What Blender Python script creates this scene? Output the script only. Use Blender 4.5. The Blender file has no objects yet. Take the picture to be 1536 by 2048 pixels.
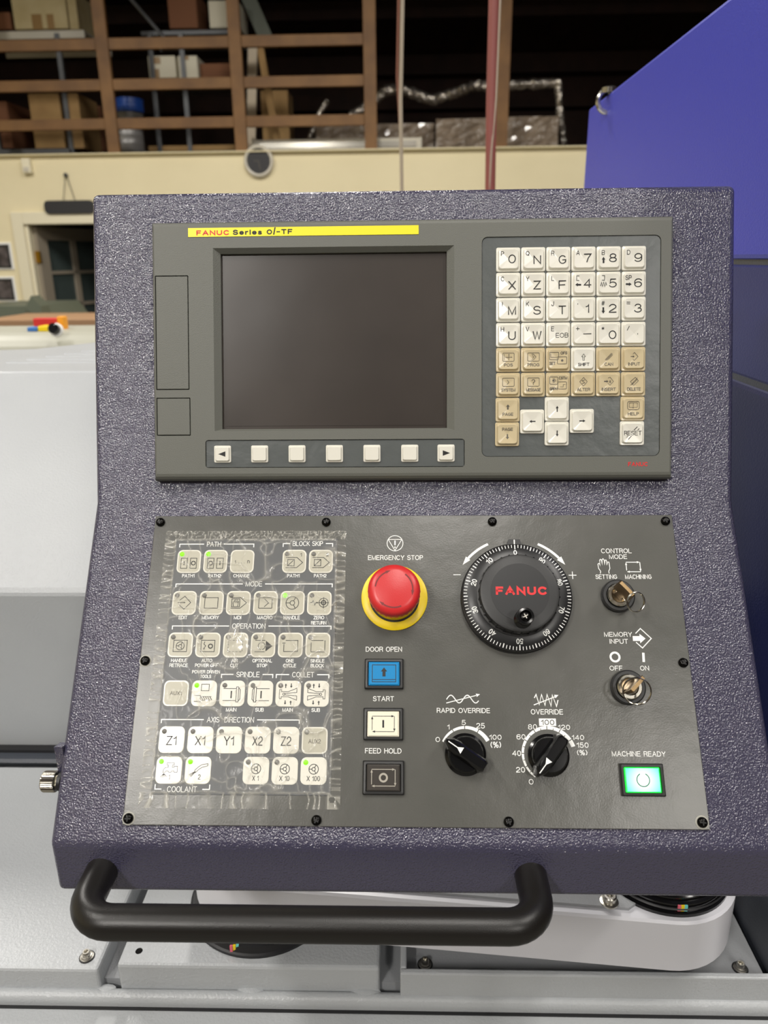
import bpy, bmesh, math, random
import numpy as np
from mathutils import Matrix, Vector
random.seed(4)
S = bpy.context.scene
COL = S.collection

# ------------------------------------------------------------------ camera
F_PX = 1504.55
CAM = Vector((-5.24, -563.42, 1502.21))            # mm
CR = Matrix(((0.9996, 0.0026, 0.0268), (0.0245, 0.3208, -0.9468), (-0.0111, 0.9471, 0.3206)))
cam_d = bpy.data.cameras.new('camera')
cam_d.sensor_fit = 'VERTICAL'
cam_d.sensor_height = 9.8
cam_d.sensor_width = 7.35
cam_d.lens = F_PX / 2048 * 9.8
cam_d.clip_start = 0.01
cam_d.clip_end = 60
cam_d.dof.use_dof = True
cam_d.dof.focus_distance = 0.58
cam_d.dof.aperture_fstop = 2.3
cam = bpy.data.objects.new('camera', cam_d)
COL.objects.link(cam)
cam.matrix_world = Matrix.Translation(CAM * .001) @ CR.to_4x4()
S.camera = cam

# ------------------------------------------------------------------ light
wd = bpy.data.worlds.new('world')
S.world = wd
wd.use_nodes = True
wd.node_tree.nodes['Background'].inputs[0].default_value = (.75, .8, 1, 1)
wd.node_tree.nodes['Background'].inputs[1].default_value = .02
def area(name, loc, sx, sy, watts, col=(1, .96, .9), rot=(0, 0, 0)):
    l = bpy.data.lights.new(name, 'AREA')
    l.shape = 'RECTANGLE'
    l.size, l.size_y, l.energy, l.color = sx, sy, watts, col
    o = bpy.data.objects.new(name, l)
    COL.objects.link(o)
    o.location = loc
    o.rotation_euler = rot
LIGHTS = [(-1.8, -3.55, .3, 1.3, 84), (2.0, -4.4, .3, 1.2, 58), (-2.1, -.9, .26, 1.3, 34), (2.0, -.8, .26, 1.3, 26), (.2, -1.3, .26, 1.3, 22),
          (-3.4, -5.2, .26, 1.2, 16), (-3.0, 2.6, .26, 1.2, 54), (-.5, 2.9, .26, 1.2, 48), (2.2, 2.6, .26, 1.2, 50)]
for i, (x, y, sx, sy, w) in enumerate(LIGHTS):
    area('ceiling_lamp', (x, y, 4.05), sx, sy, w)
S.view_settings.view_transform = 'Standard'
S.view_settings.look = 'None'
S.view_settings.gamma = 1
S.view_settings.exposure = 0.74
S.view_settings.use_curve_mapping = False
S.cycles.max_bounces = 8
S.cycles.transparent_max_bounces = 12
S.cycles.sample_clamp_indirect = 6

# ------------------------------------------------------------------ helpers
def ray(px, py):
    v = CR @ Vector(((px - 768) / F_PX, -(py - 1024) / F_PX, -1))
    return v
def aty(px, py, Y):
    v = ray(px, py)
    return CAM + v * ((Y - CAM.y) / v.y)
def atz(px, py, Z):
    v = ray(px, py)
    return CAM + v * ((Z - CAM.z) / v.z)
TH = math.radians(17)
DL = 0.3553
def frame(ang, origin=(0, 0, 1320)):
    m = Matrix(((1, 0, 0), (0, math.sin(ang), -math.cos(ang)), (0, math.cos(ang), math.sin(ang)))).to_4x4()
    return Matrix.Translation(Vector(origin) * .001) @ m
FU = frame(TH)            # upper face: x right, y up the face, z out of it
FL = frame(TH + DL)       # lower face
W0 = Matrix.Identity(4)
def onplane(Fm, px, py, h):
    n = Fm.col[2].xyz
    o = Fm.translation * 1000 + n * h
    v = ray(px, py)
    t = (o - CAM).dot(n) / v.dot(n)
    q = Fm.inverted() @ ((CAM + v * t) * .001)
    return (q.x * 1000, q.y * 1000)
def PL(px, py, h=2.05): return onplane(FL, px, py, h)
def PU(px, py, h=10.7): return onplane(FU, px, py, h)

def rrect(cx, cy, w, h, r, n=4):
    pts = []
    for k, (sx, sy) in enumerate(((1, 1), (-1, 1), (-1, -1), (1, -1))):
        for i in range(n + 1):
            a = math.pi / 2 * (k + i / n)
            pts.append((cx + sx * (w / 2 - r) + r * math.cos(a), cy + sy * (h / 2 - r) + r * math.sin(a)))
    return pts
def circ(cx, cy, r, n=32, a0=0):
    return [(cx + r * math.cos(a0 + 2 * math.pi * i / n), cy + r * math.sin(a0 + 2 * math.pi * i / n)) for i in range(n)]
def arcpts(cx, cy, r, a0, a1, n=16):
    return [(cx + r * math.cos(math.radians(a0 + (a1 - a0) * i / n)), cy + r * math.sin(math.radians(a0 + (a1 - a0) * i / n))) for i in range(n + 1)]


def _arc(cx, cy, rx, ry, a0, a1, n=8):
    return [(cx + rx * math.cos(math.radians(a0 + (a1 - a0) * i / n)), cy + ry * math.sin(math.radians(a0 + (a1 - a0) * i / n))) for i in range(n + 1)]
G = {
 'A': (.78, [[(0, 0), (.39, 1), (.78, 0)], [(.13, .34), (.65, .34)]]),
 'B': (.66, [[(0, 0), (0, 1), (.4, 1)] + _arc(.4, .76, .22, .24, 90, -90)[1:] + [(0, .52)], [(.4, .52)] + _arc(.4, .26, .26, .26, 90, -90)[1:] + [(0, 0)]]),
 'C': (.76, [_arc(.39, .5, .39, .5, 42, 318, 18)]),
 'D': (.72, [[(0, 0), (0, 1), (.3, 1)] + _arc(.3, .5, .42, .5, 90, -90, 12)[1:] + [(0, 0)]]),
 'E': (.62, [[(.62, 0), (0, 0), (0, 1), (.61, 1)], [(0, .52), (.56, .52)]]),
 'F': (.58, [[(0, 0), (0, 1), (.58, 1)], [(0, .5), (.5, .5)]]),
 'G': (.78, [_arc(.39, .5, .39, .5, 42, 300, 16) + [(.74, .2), (.76, .46), (.42, .46)]]),
 'H': (.7, [[(0, 0), (0, 1)], [(.7, 0), (.7, 1)], [(0, .52), (.7, .52)]]),
 'I': (.02, [[(.01, 0), (.01, 1)]]),
 'J': (.5, [[(.5, 1), (.5, .26)] + _arc(.25, .25, .25, .25, 0, -180)[1:]]),
 'K': (.68, [[(0, 0), (0, 1)], [(.64, 1), (0, .36)], [(.22, .58), (.68, 0)]]),
 'L': (.56, [[(0, 1), (0, 0), (.56, 0)]]),
 'M': (.84, [[(0, 0), (0, 1), (.42, 0), (.84, 1), (.84, 0)]]),
 'N': (.7, [[(0, 0), (0, 1), (.7, 0), (.7, 1)]]),
 'O': (.82, [_arc(.41, .5, .41, .5, 90, 450, 24)]),
 'P': (.62, [[(0, 0), (0, 1), (.36, 1)] + _arc(.36, .73, .26, .27, 90, -90)[1:] + [(0, .46)]]),
 'Q': (.82, [_arc(.41, .5, .41, .5, 90, 450, 24), [(.5, .26), (.8, -.06)]]),
 'R': (.66, [[(0, 0), (0, 1), (.38, 1)] + _arc(.38, .75, .26, .25, 90, -90)[1:] + [(0, .5)], [(.38, .5), (.58, .38), (.62, .1), (.68, 0)]]),
 'S': (.66, [_arc(.33, .75, .3, .25, 20, 250, 12) + _arc(.33, .26, .33, .26, 78, -165, 12)]),
 'T': (.68, [[(0, 1), (.68, 1)], [(.34, 1), (.34, 0)]]),
 'U': (.7, [[(0, 1), (0, .34)] + _arc(.35, .34, .35, .34, 180, 360, 10)[1:] + [(.7, 1)]]),
 'V': (.72, [[(0, 1), (.36, 0), (.72, 1)]]),
 'W': (1.0, [[(0, 1), (.25, 0), (.5, 1), (.75, 0), (1, 1)]]),
 'X': (.68, [[(0, 0), (.68, 1)], [(0, 1), (.68, 0)]]),
 'Y': (.7, [[(0, 1), (.35, .44), (.7, 1)], [(.35, .44), (.35, 0)]]),
 'Z': (.66, [[(0, 1), (.64, 1), (0, 0), (.66, 0)]]),
 '0': (.6, [_arc(.3, .5, .3, .5, 90, 450, 20)]),
 '1': (.3, [[(0, .74), (.2, .82), (.3, 1), (.3, 0)]]),
 '2': (.6, [_arc(.3, .7, .29, .3, 165, -30, 10) + [(.04, .14), (0, 0), (.6, 0)]]),
 '3': (.6, [_arc(.29, .75, .26, .25, 160, -80, 10) + _arc(.29, .27, .31, .27, 80, -165, 12)]),
 '4': (.64, [[(.48, 0), (.48, 1), (0, .3), (.64, .3)]]),
 '5': (.6, [[(.54, 1), (.1, 1), (.04, .5)] + _arc(.28, .32, .32, .32, 130, -155, 12)]),
 '6': (.6, [_arc(.32, .66, .32, .34, 30, 180, 8) + [(0, .36)] + _arc(.3, .31, .3, .31, 180, 540, 16)]),
 '7': (.58, [[(0, 1), (.58, 1), (.34, .5), (.22, 0)]]),
 '8': (.6, [_arc(.3, .75, .25, .25, -90, 270, 16), _arc(.3, .26, .3, .26, 90, 450, 16)]),
 '9': (.6, [_arc(.28, .34, .32, .34, 210, 360, 8) + [(.6, .64)] + _arc(.3, .69, .3, .31, 0, 360, 16)]),
 'n': (.46, [[(0, 0), (0, .68)], [(0, .44)] + _arc(.23, .44, .23, .24, 180, 0, 8) + [(.46, 0)]]),
 'e': (.56, [[(.02, .35), (.55, .35)] + _arc(.28, .35, .27, .34, 0, 320, 14)]),
 'r': (.32, [[(0, 0), (0, .68)], [(0, .42), (.1, .62), (.32, .67)]]),
 'i': (.02, [[(.01, 0), (.01, .68)], [(.01, .86), (.01, .98)]]),
 's': (.46, [_arc(.24, .52, .2, .16, 20, 250, 8) + _arc(.23, .17, .23, .17, 78, -165, 8)]),
 '.': (.04, [[(.02, 0), (.02, .12)]]), '-': (.4, [[(0, .48), (.4, .48)]]), '+': (.6, [[(0, .5), (.6, .5)], [(.3, .2), (.3, .8)]]),
 '=': (.6, [[(0, .36), (.6, .36)], [(0, .64), (.6, .64)]]), "'": (.04, [[(.02, .7), (.02, 1)]]), '/': (.5, [[(0, 0), (.5, 1)]]),
 '*': (.5, [[(.25, .2), (.25, .8)], [(0, .36), (.5, .64)], [(0, .64), (.5, .36)]]),
 '#': (.7, [[(.14, 0), (.26, 1)], [(.44, 0), (.56, 1)], [(0, .34), (.66, .34)], [(.04, .68), (.7, .68)]]),
 '(': (.2, [_arc(.5, .5, .5, .6, 130, 230, 8)]), ')': (.2, [_arc(-.3, .5, .5, .6, 50, -50, 8)]),
 '%': (.9, [[(.2, 0), (.7, 1)], _arc(.17, .76, .17, .22, 0, 360, 10), _arc(.73, .24, .17, .22, 0, 360, 10)]),
 '?': (.54, [_arc(.27, .72, .27, .28, 170, -60, 9) + [(.27, .4), (.27, .26)], [(.27, .1), (.27, 0)]]), ' ': (.3, []),
}
class MB:
    def __init__(s):
        s.v, s.f, s.sm = [], [], []
    def add(s, vs, fs, smooth=False):
        b = len(s.v)
        s.v += [tuple(v) for v in vs]
        s.f += [tuple(b + i for i in f) for f in fs]
        s.sm += [smooth] * len(fs)
        return s
    def box(s, x0, x1, y0, y1, z0, z1):
        v = [(x, y, z) for z in (z0, z1) for y in (y0, y1) for x in (x0, x1)]
        return s.add(v, [(0, 2, 3, 1), (4, 5, 7, 6), (0, 1, 5, 4), (2, 6, 7, 3), (0, 4, 6, 2), (1, 3, 7, 5)])
    def bbox(s, x0, x1, y0, y1, z0, z1, b):      # box with chamfered top (z1) and side edges
        return s.loft([[(x, y, z) for x, y in rrect((x0 + x1) / 2, (y0 + y1) / 2, x1 - x0 - 2 * i, y1 - y0 - 2 * i, max(b - i, b * .3), 3)]
                       for z, i in ((z0, 0), (z1 - b, 0), (z1 - b * .3, b * .3), (z1, b))])
    def loft(s, rings, smooth=False, cap0=True, cap1=True, closed=True):
        n = len(rings[0])
        v = [p for r in rings for p in r]
        f = []
        for i in range(len(rings) - 1):
            for j in range(n if closed else n - 1):
                k = (j + 1) % n
                f.append((i * n + j, i * n + k, (i + 1) * n + k, (i + 1) * n + j))
        s.add(v, f, smooth)
        b = len(s.v) - len(v)
        if cap0:
            s.f.append(tuple(b + j for j in reversed(range(n)))); s.sm.append(False)
        if cap1:
            s.f.append(tuple(b + (len(rings) - 1) * n + j for j in range(n))); s.sm.append(False)
        return s
    def prism(s, poly, z0, z1):
        return s.loft([[(x, y, z0) for x, y in poly], [(x, y, z1) for x, y in poly]])
    def flat(s, poly, z):
        return s.add([(x, y, z) for x, y in poly], [tuple(range(len(poly)))])
    def lathe(s, prof, n=40, cx=0, cy=0, smooth=True, cap0=False, cap1=True):
        return s.loft([[(x, y, z) for x, y in circ(cx, cy, max(r, .001), n)] for r, z in prof], smooth, cap0, cap1)
    def ribbon(s, pts, w, z=0, closed=False):
        pts = [p for i, p in enumerate(pts) if i == 0 or (abs(p[0] - pts[i - 1][0]) + abs(p[1] - pts[i - 1][1])) > 1e-5]
        n = len(pts)
        L, R = [], []
        for i in range(n):
            p = Vector(pts[i])
            a = Vector(pts[(i - 1) % n]) if (closed or i > 0) else None
            b = Vector(pts[(i + 1) % n]) if (closed or i < n - 1) else None
            d1 = (p - a).normalized() if a is not None else None
            d2 = (b - p).normalized() if b is not None else None
            if d1 is None: d1 = d2
            if d2 is None: d2 = d1
            n1 = Vector((-d1.y, d1.x)); n2 = Vector((-d2.y, d2.x))
            m = n1 + n2
            if m.length < 1e-4: m = n1.copy()
            m.normalize()
            k = min(1 / max(m.dot(n1), .35), 2.2)
            ww = (w(i / (n - 1)) if callable(w) else w) / 2
            L.append((p.x + m.x * ww * k, p.y + m.y * ww * k, z))
            R.append((p.x - m.x * ww * k, p.y - m.y * ww * k, z))
        f = [(i, (i + 1) % n, n + (i + 1) % n, n + i) for i in range(n if closed else n - 1)]
        f = [tuple(reversed(q)) for q in f]
        return s.add(L + R, f)
    def text(s, t, cx, cy, w, h, z=0, bold=0.0, rot=0.0, lw=None):
        # single stroke lettering, fitted to a box w by h round (cx, cy)
        x, lines = 0, []
        for ch in t:
            gw, ls = G[ch]
            for l in ls: lines.append([(x + a, b_) for a, b_ in l])
            x += gw + .24 + bold * 5
        xs = [p[0] for l in lines for p in l]; ys = [p[1] for l in lines for p in l]
        x0, x1, y0, y1 = min(xs), max(xs), min(ys), max(ys)
        if lw is None: lw = max(h * .115, .42) if y1 - y0 > .5 else (.4 if y1 - y0 > .05 else max(h, .3))
        if bold: lw = h * (.115 + bold * 4)
        hh = max(h - lw, .01); sy = hh / max(y1 - y0, .01) if y1 > y0 else 1
        if w is None: ww = (x1 - x0) * sy
        else: ww = max(w - lw, .01)
        sx = ww / max(x1 - x0, .01) if x1 - x0 > .03 else 1
        c, n = math.cos(rot), math.sin(rot)
        for l in lines:
            P_ = []
            for a, b_ in l:
                u_, v_ = (a - (x0 + x1) / 2) * sx, (b_ - (y0 + y1) / 2) * sy
                P_.append((cx + u_ * c - v_ * n, cy + u_ * n + v_ * c))
            cl = len(P_) > 8 and (Vector(P_[0]) - Vector(P_[-1])).length < 1e-3
            if cl: P_ = P_[:-1]
            elif len(P_) > 1:      # square ends
                for e0, e1 in ((0, 1), (-1, -2)):
                    dd_ = Vector(P_[e0]) - Vector(P_[e1])
                    if dd_.length > 1e-6: P_[e0] = tuple(Vector(P_[e0]) + dd_.normalized() * lw * .4)
            s.ribbon(P_, lw, z, cl)
        return s
    def tri(s, tip, d, l, w, z=0):               # solid arrow head
        d = Vector(d).normalized(); q = Vector((-d.y, d.x)); t = Vector(tip)
        a = t - d * l + q * w / 2; b = t - d * l - q * w / 2
        return s.add([(t.x, t.y, z), (a.x, a.y, z), (b.x, b.y, z)], [(0, 1, 2)])
    def tube(s, path, r, n=20, cap=True):
        rings = []
        path = [Vector(p) for p in path]
        up = None
        for i, p in enumerate(path):
            d = (path[min(i + 1, len(path) - 1)] - path[max(i - 1, 0)]).normalized()
            if up is None:
                up = d.orthogonal().normalized()
            else:
                up = (up - d * up.dot(d)).normalized()
            q = d.cross(up)
            rings.append([tuple(p + (up * math.cos(2 * math.pi * k / n) + q * math.sin(2 * math.pi * k / n)) * r) for k in range(n)])
        return s.loft(rings, True, cap, cap)
    def map(s, fn, start=0):
        s.v = s.v[:start] + [fn(*p) for p in s.v[start:]]
        return s
    def mesh(s, name, mat, sharp=40):
        me = bpy.data.meshes.new(name)
        me.from_pydata([(x * .001, y * .001, z * .001) for x, y, z in s.v], [], s.f)
        bm = bmesh.new(); bm.from_mesh(me)
        bmesh.ops.recalc_face_normals(bm, faces=[f for f in bm.faces if len(bm.faces) < 0])
        bm.to_mesh(me); bm.free()
        if any(s.sm):
            me.polygons.foreach_set('use_smooth', s.sm)
            me.set_sharp_from_angle(angle=math.radians(sharp))
        me.materials.append(mat)
        return me

WM = {}
def put(me, name, parent=None, fm=W0, pos=(0, 0, 0), rot=0, label=None):
    o = bpy.data.objects.new(name, me)
    COL.objects.link(o)
    w = fm @ Matrix.Translation(Vector(pos) * .001) @ Matrix.Rotation(rot, 4, 'Z')
    WM[o] = w
    if parent is not None:
        o.parent = parent
        o.matrix_local = WM[parent].inverted() @ w
    else:
        o.matrix_local = w
    if label: o['label'] = label
    return o
def tag(o, label, cat, group=None):
    o['label'] = label; o['category'] = cat
    if group: o['group'] = group
    return o
def structure(o, label=None):
    o['kind'] = 'structure'
    if label: o['label'] = label
    return o
def empty(name, loc, label=None, cat=None, group=None):
    o = bpy.data.objects.new(name, None)
    COL.objects.link(o)
    w = Matrix.Translation(Vector(loc) * .001)
    WM[o] = w
    o.matrix_local = w
    o.empty_display_size = .05
    if label: tag(o, label, cat, group)
    return o
def dup(o, pos_mm, label=None):
    w = Matrix.Translation(Vector(pos_mm) * .001)
    c = o.copy(); COL.objects.link(c); c.matrix_local = w; WM[c] = w
    if label: c['label'] = label
    for ch in [k for k in list(WM) if k.parent == o]:
        d = ch.copy(); COL.objects.link(d); d.parent = c; WM[d] = w @ (WM[o].inverted() @ WM[ch])
    return c

# ------------------------------------------------------------------ materials
def lin(c):
    c = c / 255
    return c / 12.92 if c <= .04045 else ((c + .055) / 1.055) ** 2.4
def rgb(c): return (lin(c[0]), lin(c[1]), lin(c[2]), 1)
def mat(name, c, rough=.5, metal=0, spec=.5, bump=None, var=None, emit=None, coat=0, trans=0):
    m = bpy.data.materials.new(name)
    m.use_nodes = True
    nt = m.node_tree
    b = nt.nodes['Principled BSDF']
    b.inputs['Base Color'].default_value = rgb(c)
    b.inputs['Roughness'].default_value = rough
    b.inputs['Metallic'].default_value = metal
    b.inputs['Specular IOR Level'].default_value = spec
    b.inputs['Coat Weight'].default_value = coat
    b.inputs['Coat Roughness'].default_value = .08
    b.inputs['Transmission Weight'].default_value = trans
    if emit:
        b.inputs['Emission Color'].default_value = rgb(emit[0])
        b.inputs['Emission Strength'].default_value = emit[1]
    tc = nt.nodes.new('ShaderNodeTexCoord')
    if var:                                    # (colour 2, scale, contrast)
        nz = nt.nodes.new('ShaderNodeTexNoise'); nz.inputs['Scale'].default_value = var[1]
        nz.inputs['Detail'].default_value = 5
        nt.links.new(tc.outputs['Object'], nz.inputs['Vector'])
        rp = nt.nodes.new('ShaderNodeMapRange')
        rp.inputs[1].default_value = .5 - var[2]; rp.inputs[2].default_value = .5 + var[2]
        nt.links.new(nz.outputs[0], rp.inputs[0])
        mx = nt.nodes.new('ShaderNodeMix'); mx.data_type = 'RGBA'
        mx.inputs[6].default_value = rgb(c); mx.inputs[7].default_value = rgb(var[0])
        nt.links.new(rp.outputs[0], mx.inputs[0])
        nt.links.new(mx.outputs[2], b.inputs['Base Color'])
    if bump:                                   # list of (scale, distance m, detail)
        prev = None
        for sc, dist, det in bump:
            nz = nt.nodes.new('ShaderNodeTexNoise'); nz.inputs['Scale'].default_value = sc
            nz.inputs['Detail'].default_value = det; nz.inputs['Roughness'].default_value = .5
            nt.links.new(tc.outputs['Object'], nz.inputs['Vector'])
            bp = nt.nodes.new('ShaderNodeBump'); bp.inputs['Distance'].default_value = dist
            bp.inputs['Strength'].default_value = 1
            nt.links.new(nz.outputs[0], bp.inputs['Height'])
            if prev: nt.links.new(prev.outputs[0], bp.inputs['Normal'])
            prev = bp
        nt.links.new(prev.outputs[0], b.inputs['Normal'])
    return m

M = {}
M['housing'] = mat('purple_grey_powder_coat', (66, 64, 84), .12, spec=1.0, bump=[(800, .0008, 1.0)])
M['unit'] = mat('grey_green_moulded_plastic', (103, 104, 97), .48, bump=[(1500, .00012, 1)])
M['groove'] = mat('shadow_black_plastic', (22, 22, 22), .6)
M['membrane'] = mat('slate_membrane', (88, 92, 91), .34, bump=[(60, .0006, 3), (1400, .00004, 1)])
M['plate'] = mat('dark_grey_painted_plate', (78, 78, 73), .3, spec=.6, var=((87, 86, 81), 22, .25), bump=[(34, .00045, 3), (900, .00005, 1)])
M['keypad'] = mat('keypad_grey', (84, 86, 88), .4)
M['key_white'] = mat('white_key_plastic', (232, 229, 217), .2)
M['key_beige'] = mat('beige_key_plastic', (206, 190, 154), .22)
M['key_grey'] = mat('beige_grey_key_field', (186, 182, 164), .4)
M['screen'] = mat('dark_glass_screen', (50, 44, 40), .32, spec=.45, var=((64, 57, 52), 9, .25), bump=[(7, .0012, 2)])
M['ink_white'] = mat('white_ink', (246, 246, 242), .5)
M['ink_black'] = mat('black_ink', (28, 26, 26), .5)
M['ink_grey'] = mat('grey_ink', (96, 90, 80), .5)
M['ink_red'] = mat('red_ink', (222, 36, 40), .45)
M['yellow'] = mat('yellow_plastic', (248, 216, 20), .35)
M['yellow_label'] = mat('yellow_label', (252, 236, 30), .4)
M['red'] = mat('red_plastic', (206, 44, 46), .33, spec=.5, bump=[(1200, .00004, 1)])
M['red_dark'] = mat('dark_red_marks', (120, 26, 26), .5)
M['black_gloss'] = mat('glossy_black_plastic', (16, 16, 17), .16)
M['black'] = mat('black_plastic', (40, 40, 40), .42, bump=[(1600, .00005, 1)])
M['dial'] = mat('black_dial_finish', (34, 34, 35), .33, metal=0)
M['black_screw'] = mat('black_screw_metal', (26, 25, 24), .25, metal=.8)
M['steel'] = mat('nickel_steel', (200, 196, 184), .2, metal=1)
M['brass'] = mat('old_nickel_brass', (150, 126, 92), .35, metal=1)
M['zinc'] = mat('zinc_plated_screw', (204, 200, 190), .3, metal=1)
M['btn_blue'] = mat('blue_lens', (16, 134, 196), .3, emit=None)
M['btn_white'] = mat('ivory_lens', (238, 233, 212), .3)
M['btn_dark'] = mat('smoked_lens', (64, 60, 56), .25)
M['lit_edge'] = mat('lit_green_edge', (20, 220, 70), .3, emit=((10, 225, 50), .85))
M['lit_face'] = mat('lit_green_face', (60, 160, 120), .3, emit=((120, 250, 205), .62))
M['led_on'] = mat('green_led_lit', (90, 200, 20), .3, emit=((110, 240, 10), .95))
M['led_off'] = mat('grey_led_unlit', (112, 110, 104), .35)
M['handle'] = mat('satin_black_coat', (24, 22, 20), .36, bump=[(1500, .00006, 1)])
M['machine'] = mat('light_grey_powder_coat', (184, 187, 189), .34, var=((178, 181, 184), 12, .3), bump=[(420, .0005, 2)])
M['machine_dull'] = mat('grey_sheet_metal', (150, 152, 155), .42, bump=[(500, .0003, 2)])
M['slate'] = mat('dark_slate_paint', (64, 68, 76), .4, bump=[(500, .0003, 2)])
M['arm'] = mat('smooth_grey_arm_paint', (216, 216, 222), .3, bump=[(900, .00004, 1)])
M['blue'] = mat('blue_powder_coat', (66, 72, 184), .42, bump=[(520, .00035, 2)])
M['navy'] = mat('navy_panel_tone', (36, 44, 108), .42, bump=[(520, .00035, 2)])  # finish of the blue cover in a darker tone, for the band below it
M['wood'] = mat('stained_fir', (130, 93, 50), .6, var=((104, 72, 38), 6, .2))
M['wall'] = mat('cream_painted_plaster', (238, 226, 188), .8, var=((230, 218, 180), 2.2, .25), bump=[(8, .004, 3)])
M['trim'] = mat('cream_trim_paint', (234, 226, 198), .5)
M['darkwood'] = mat('dark_roof_timber', (58, 36, 26), .8, var=((40, 24, 18), 5, .2))
M['floor'] = mat('worn_concrete', (120, 118, 110), .6, var=((96, 94, 88), 3, .3))
M['card'] = mat('brown_cardboard', (176, 142, 92), .8, var=((160, 126, 80), 8, .2))
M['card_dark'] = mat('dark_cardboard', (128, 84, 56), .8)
M['card_pale'] = mat('pale_cardboard', (206, 190, 146), .8, var=((190, 172, 126), 8, .2))
M['white_box'] = mat('white_carton', (226, 220, 198), .7)
M['tape'] = mat('parcel_tape', (150, 116, 62), .4)
M['steel_shelf'] = mat('grey_shelf_steel', (98, 100, 102), .45, metal=.3)
M['white_metal'] = mat('white_enamel', (206, 200, 184), .35)
M['foil'] = mat('crumpled_foil', (168, 160, 150), .22, metal=.85, bump=[(9, .05, 4)])
M['blue_drum'] = mat('blue_plastic_drum', (28, 70, 150), .4)
M['grey_drum'] = mat('galvanised_drum', (150, 148, 146), .4, metal=.3)
M['dark'] = mat('charcoal_paint', (44, 44, 46), .5)
M['picture'] = mat('black_print', (52, 46, 46), .4, var=((96, 88, 88), 14, .12))
M['hose_red'] = mat('faded_red_hose', (150, 84, 76), .5)
M['cord'] = mat('pale_cord', (186, 172, 150), .6)
M['cord_brown'] = mat('brown_cord', (132, 82, 62), .6)
M['glass'] = mat('dim_glass', (70, 80, 78), .08, spec=.6)
M['green_machine'] = mat('grey_green_enamel', (92, 98, 84), .5)
M['cream_cover'] = mat('cream_machine_cover', (168, 167, 152), .45)
M['brown_top'] = mat('brown_bench_top', (158, 124, 92), .6)
M['red_print'] = mat('red_packet', (206, 44, 40), .5)
M['orange_print'] = mat('orange_packet', (240, 160, 40), .5)
M['blue_print'] = mat('blue_packet', (60, 120, 190), .5)
M['pink'] = mat('pink_mark', (230, 110, 130), .5)
M['aqua'] = mat('aqua_mark', (120, 215, 210), .5)
M['brass_hinge'] = mat('brass_hinge', (170, 130, 40), .35, metal=.8)
M['navy_deep'] = mat('deep_navy_panel_tone', (20, 28, 78), .42, bump=[(520, .00035, 2)])  # darkest tone of the enclosure blues, for its lower side
M['door_paint'] = mat('grey_door_paint', (150, 140, 124), .5)
M['rubber'] = mat('black_rubber', (30, 30, 32), .45)

# light that comes through the lamp cap: brighter at its middle, where the lamp sits behind the lens
nt = M['lit_face'].node_tree
tc = nt.nodes['Texture Coordinate']
ln = nt.nodes.new('ShaderNodeVectorMath'); ln.operation = 'LENGTH'
nt.links.new(tc.outputs['Object'], ln.inputs[0])
mr = nt.nodes.new('ShaderNodeMapRange')
mr.inputs[1].default_value = .003; mr.inputs[2].default_value = .0125
nt.links.new(ln.outputs['Value'], mr.inputs[0])
mx = nt.nodes.new('ShaderNodeMix'); mx.data_type = 'RGBA'
mx.inputs[6].default_value = (1, 1, 1, 1); mx.inputs[7].default_value = rgb((70, 245, 195))
nt.links.new(mr.outputs[0], mx.inputs[0])
nt.links.new(mx.outputs[2], nt.nodes['Principled BSDF'].inputs['Emission Color'])

# ------------------------------------------------------------------ room shell
WY = 5700
TOPZ = 2270
structure(put(MB().box(-6000, 5500, -7000, 9600, -100, 0).mesh('floor', M['floor']), 'floor'))
structure(put(MB().box(-6100, 5600, -7000, 9600, 4200, 4300).mesh('ceiling', M['darkwood']), 'ceiling'))
structure(put(MB().box(-6100, -6000, -7000, 9600, 0, 4200).mesh('wall_left', M['wall']), 'wall_left'))
structure(put(MB().box(5500, 5600, -7000, 9600, 0, 4200).mesh('wall_right', M['darkwood']), 'wall_right'))
structure(put(MB().box(-6100, 5600, -7100, -7000, 0, 4200).mesh('wall_front', M['darkwood']), 'wall_front'))
DX0, DX1, DZ = -2990, -2020, 1778      # door opening
b = MB()
b.box(-6000, DX0, WY, WY + 120, 0, TOPZ)
b.box(DX1, 5500, WY, WY + 120, 0, TOPZ)
b.box(DX0, DX1, WY, WY + 120, DZ, TOPZ)
structure(put(b.mesh('wall_back', M['wall']), 'wall_back'))
structure(put(MB().box(-6000, 5500, 9500, 9600, 0, 4200).mesh('wall_storage', M['darkwood']), 'wall_storage'))
structure(put(MB().box(-6000, 5500, WY + 120, 9500, TOPZ - 160, TOPZ - 6).mesh('floor_mezzanine', M['darkwood']), 'floor_mezzanine'))
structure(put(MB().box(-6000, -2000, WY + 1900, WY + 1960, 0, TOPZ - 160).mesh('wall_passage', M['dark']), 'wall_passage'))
b = MB()
for x0, x1, z0, z1 in ((DX0 - 90, DX0, 0, DZ + 90), (DX1, DX1 + 90, 0, DZ + 90), (DX0, DX1, DZ, DZ + 90)):
    b.bbox(x0, x1, z0, z1, 0, 22, 5)
b.map(lambda x, y, z: (x, WY - z, y))
structure(put(b.mesh('trim_1', M['trim']), 'trim_1'))
structure(put(MB().bbox(-6000, 5500, 0, 100, 0, 30, 6).map(lambda x, y, z: (x, WY + 60 - y, TOPZ - 2 + z * .3)).mesh('trim_2', M['wall']), 'trim_2'))
# roof purlins over the storage loft
pur = structure(put(MB().box(-6000, 5500, 9300, 9380, 3500, 3700).mesh('purlin', M['darkwood']), 'beam'))
for y, z in ((8200, 3780), (7100, 3900), (9340, 3150)):
    structure(put(MB().box(-6000, 5500, y, y + 80, z, z + 160).mesh('beam', M['darkwood']), 'beam'))

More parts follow.
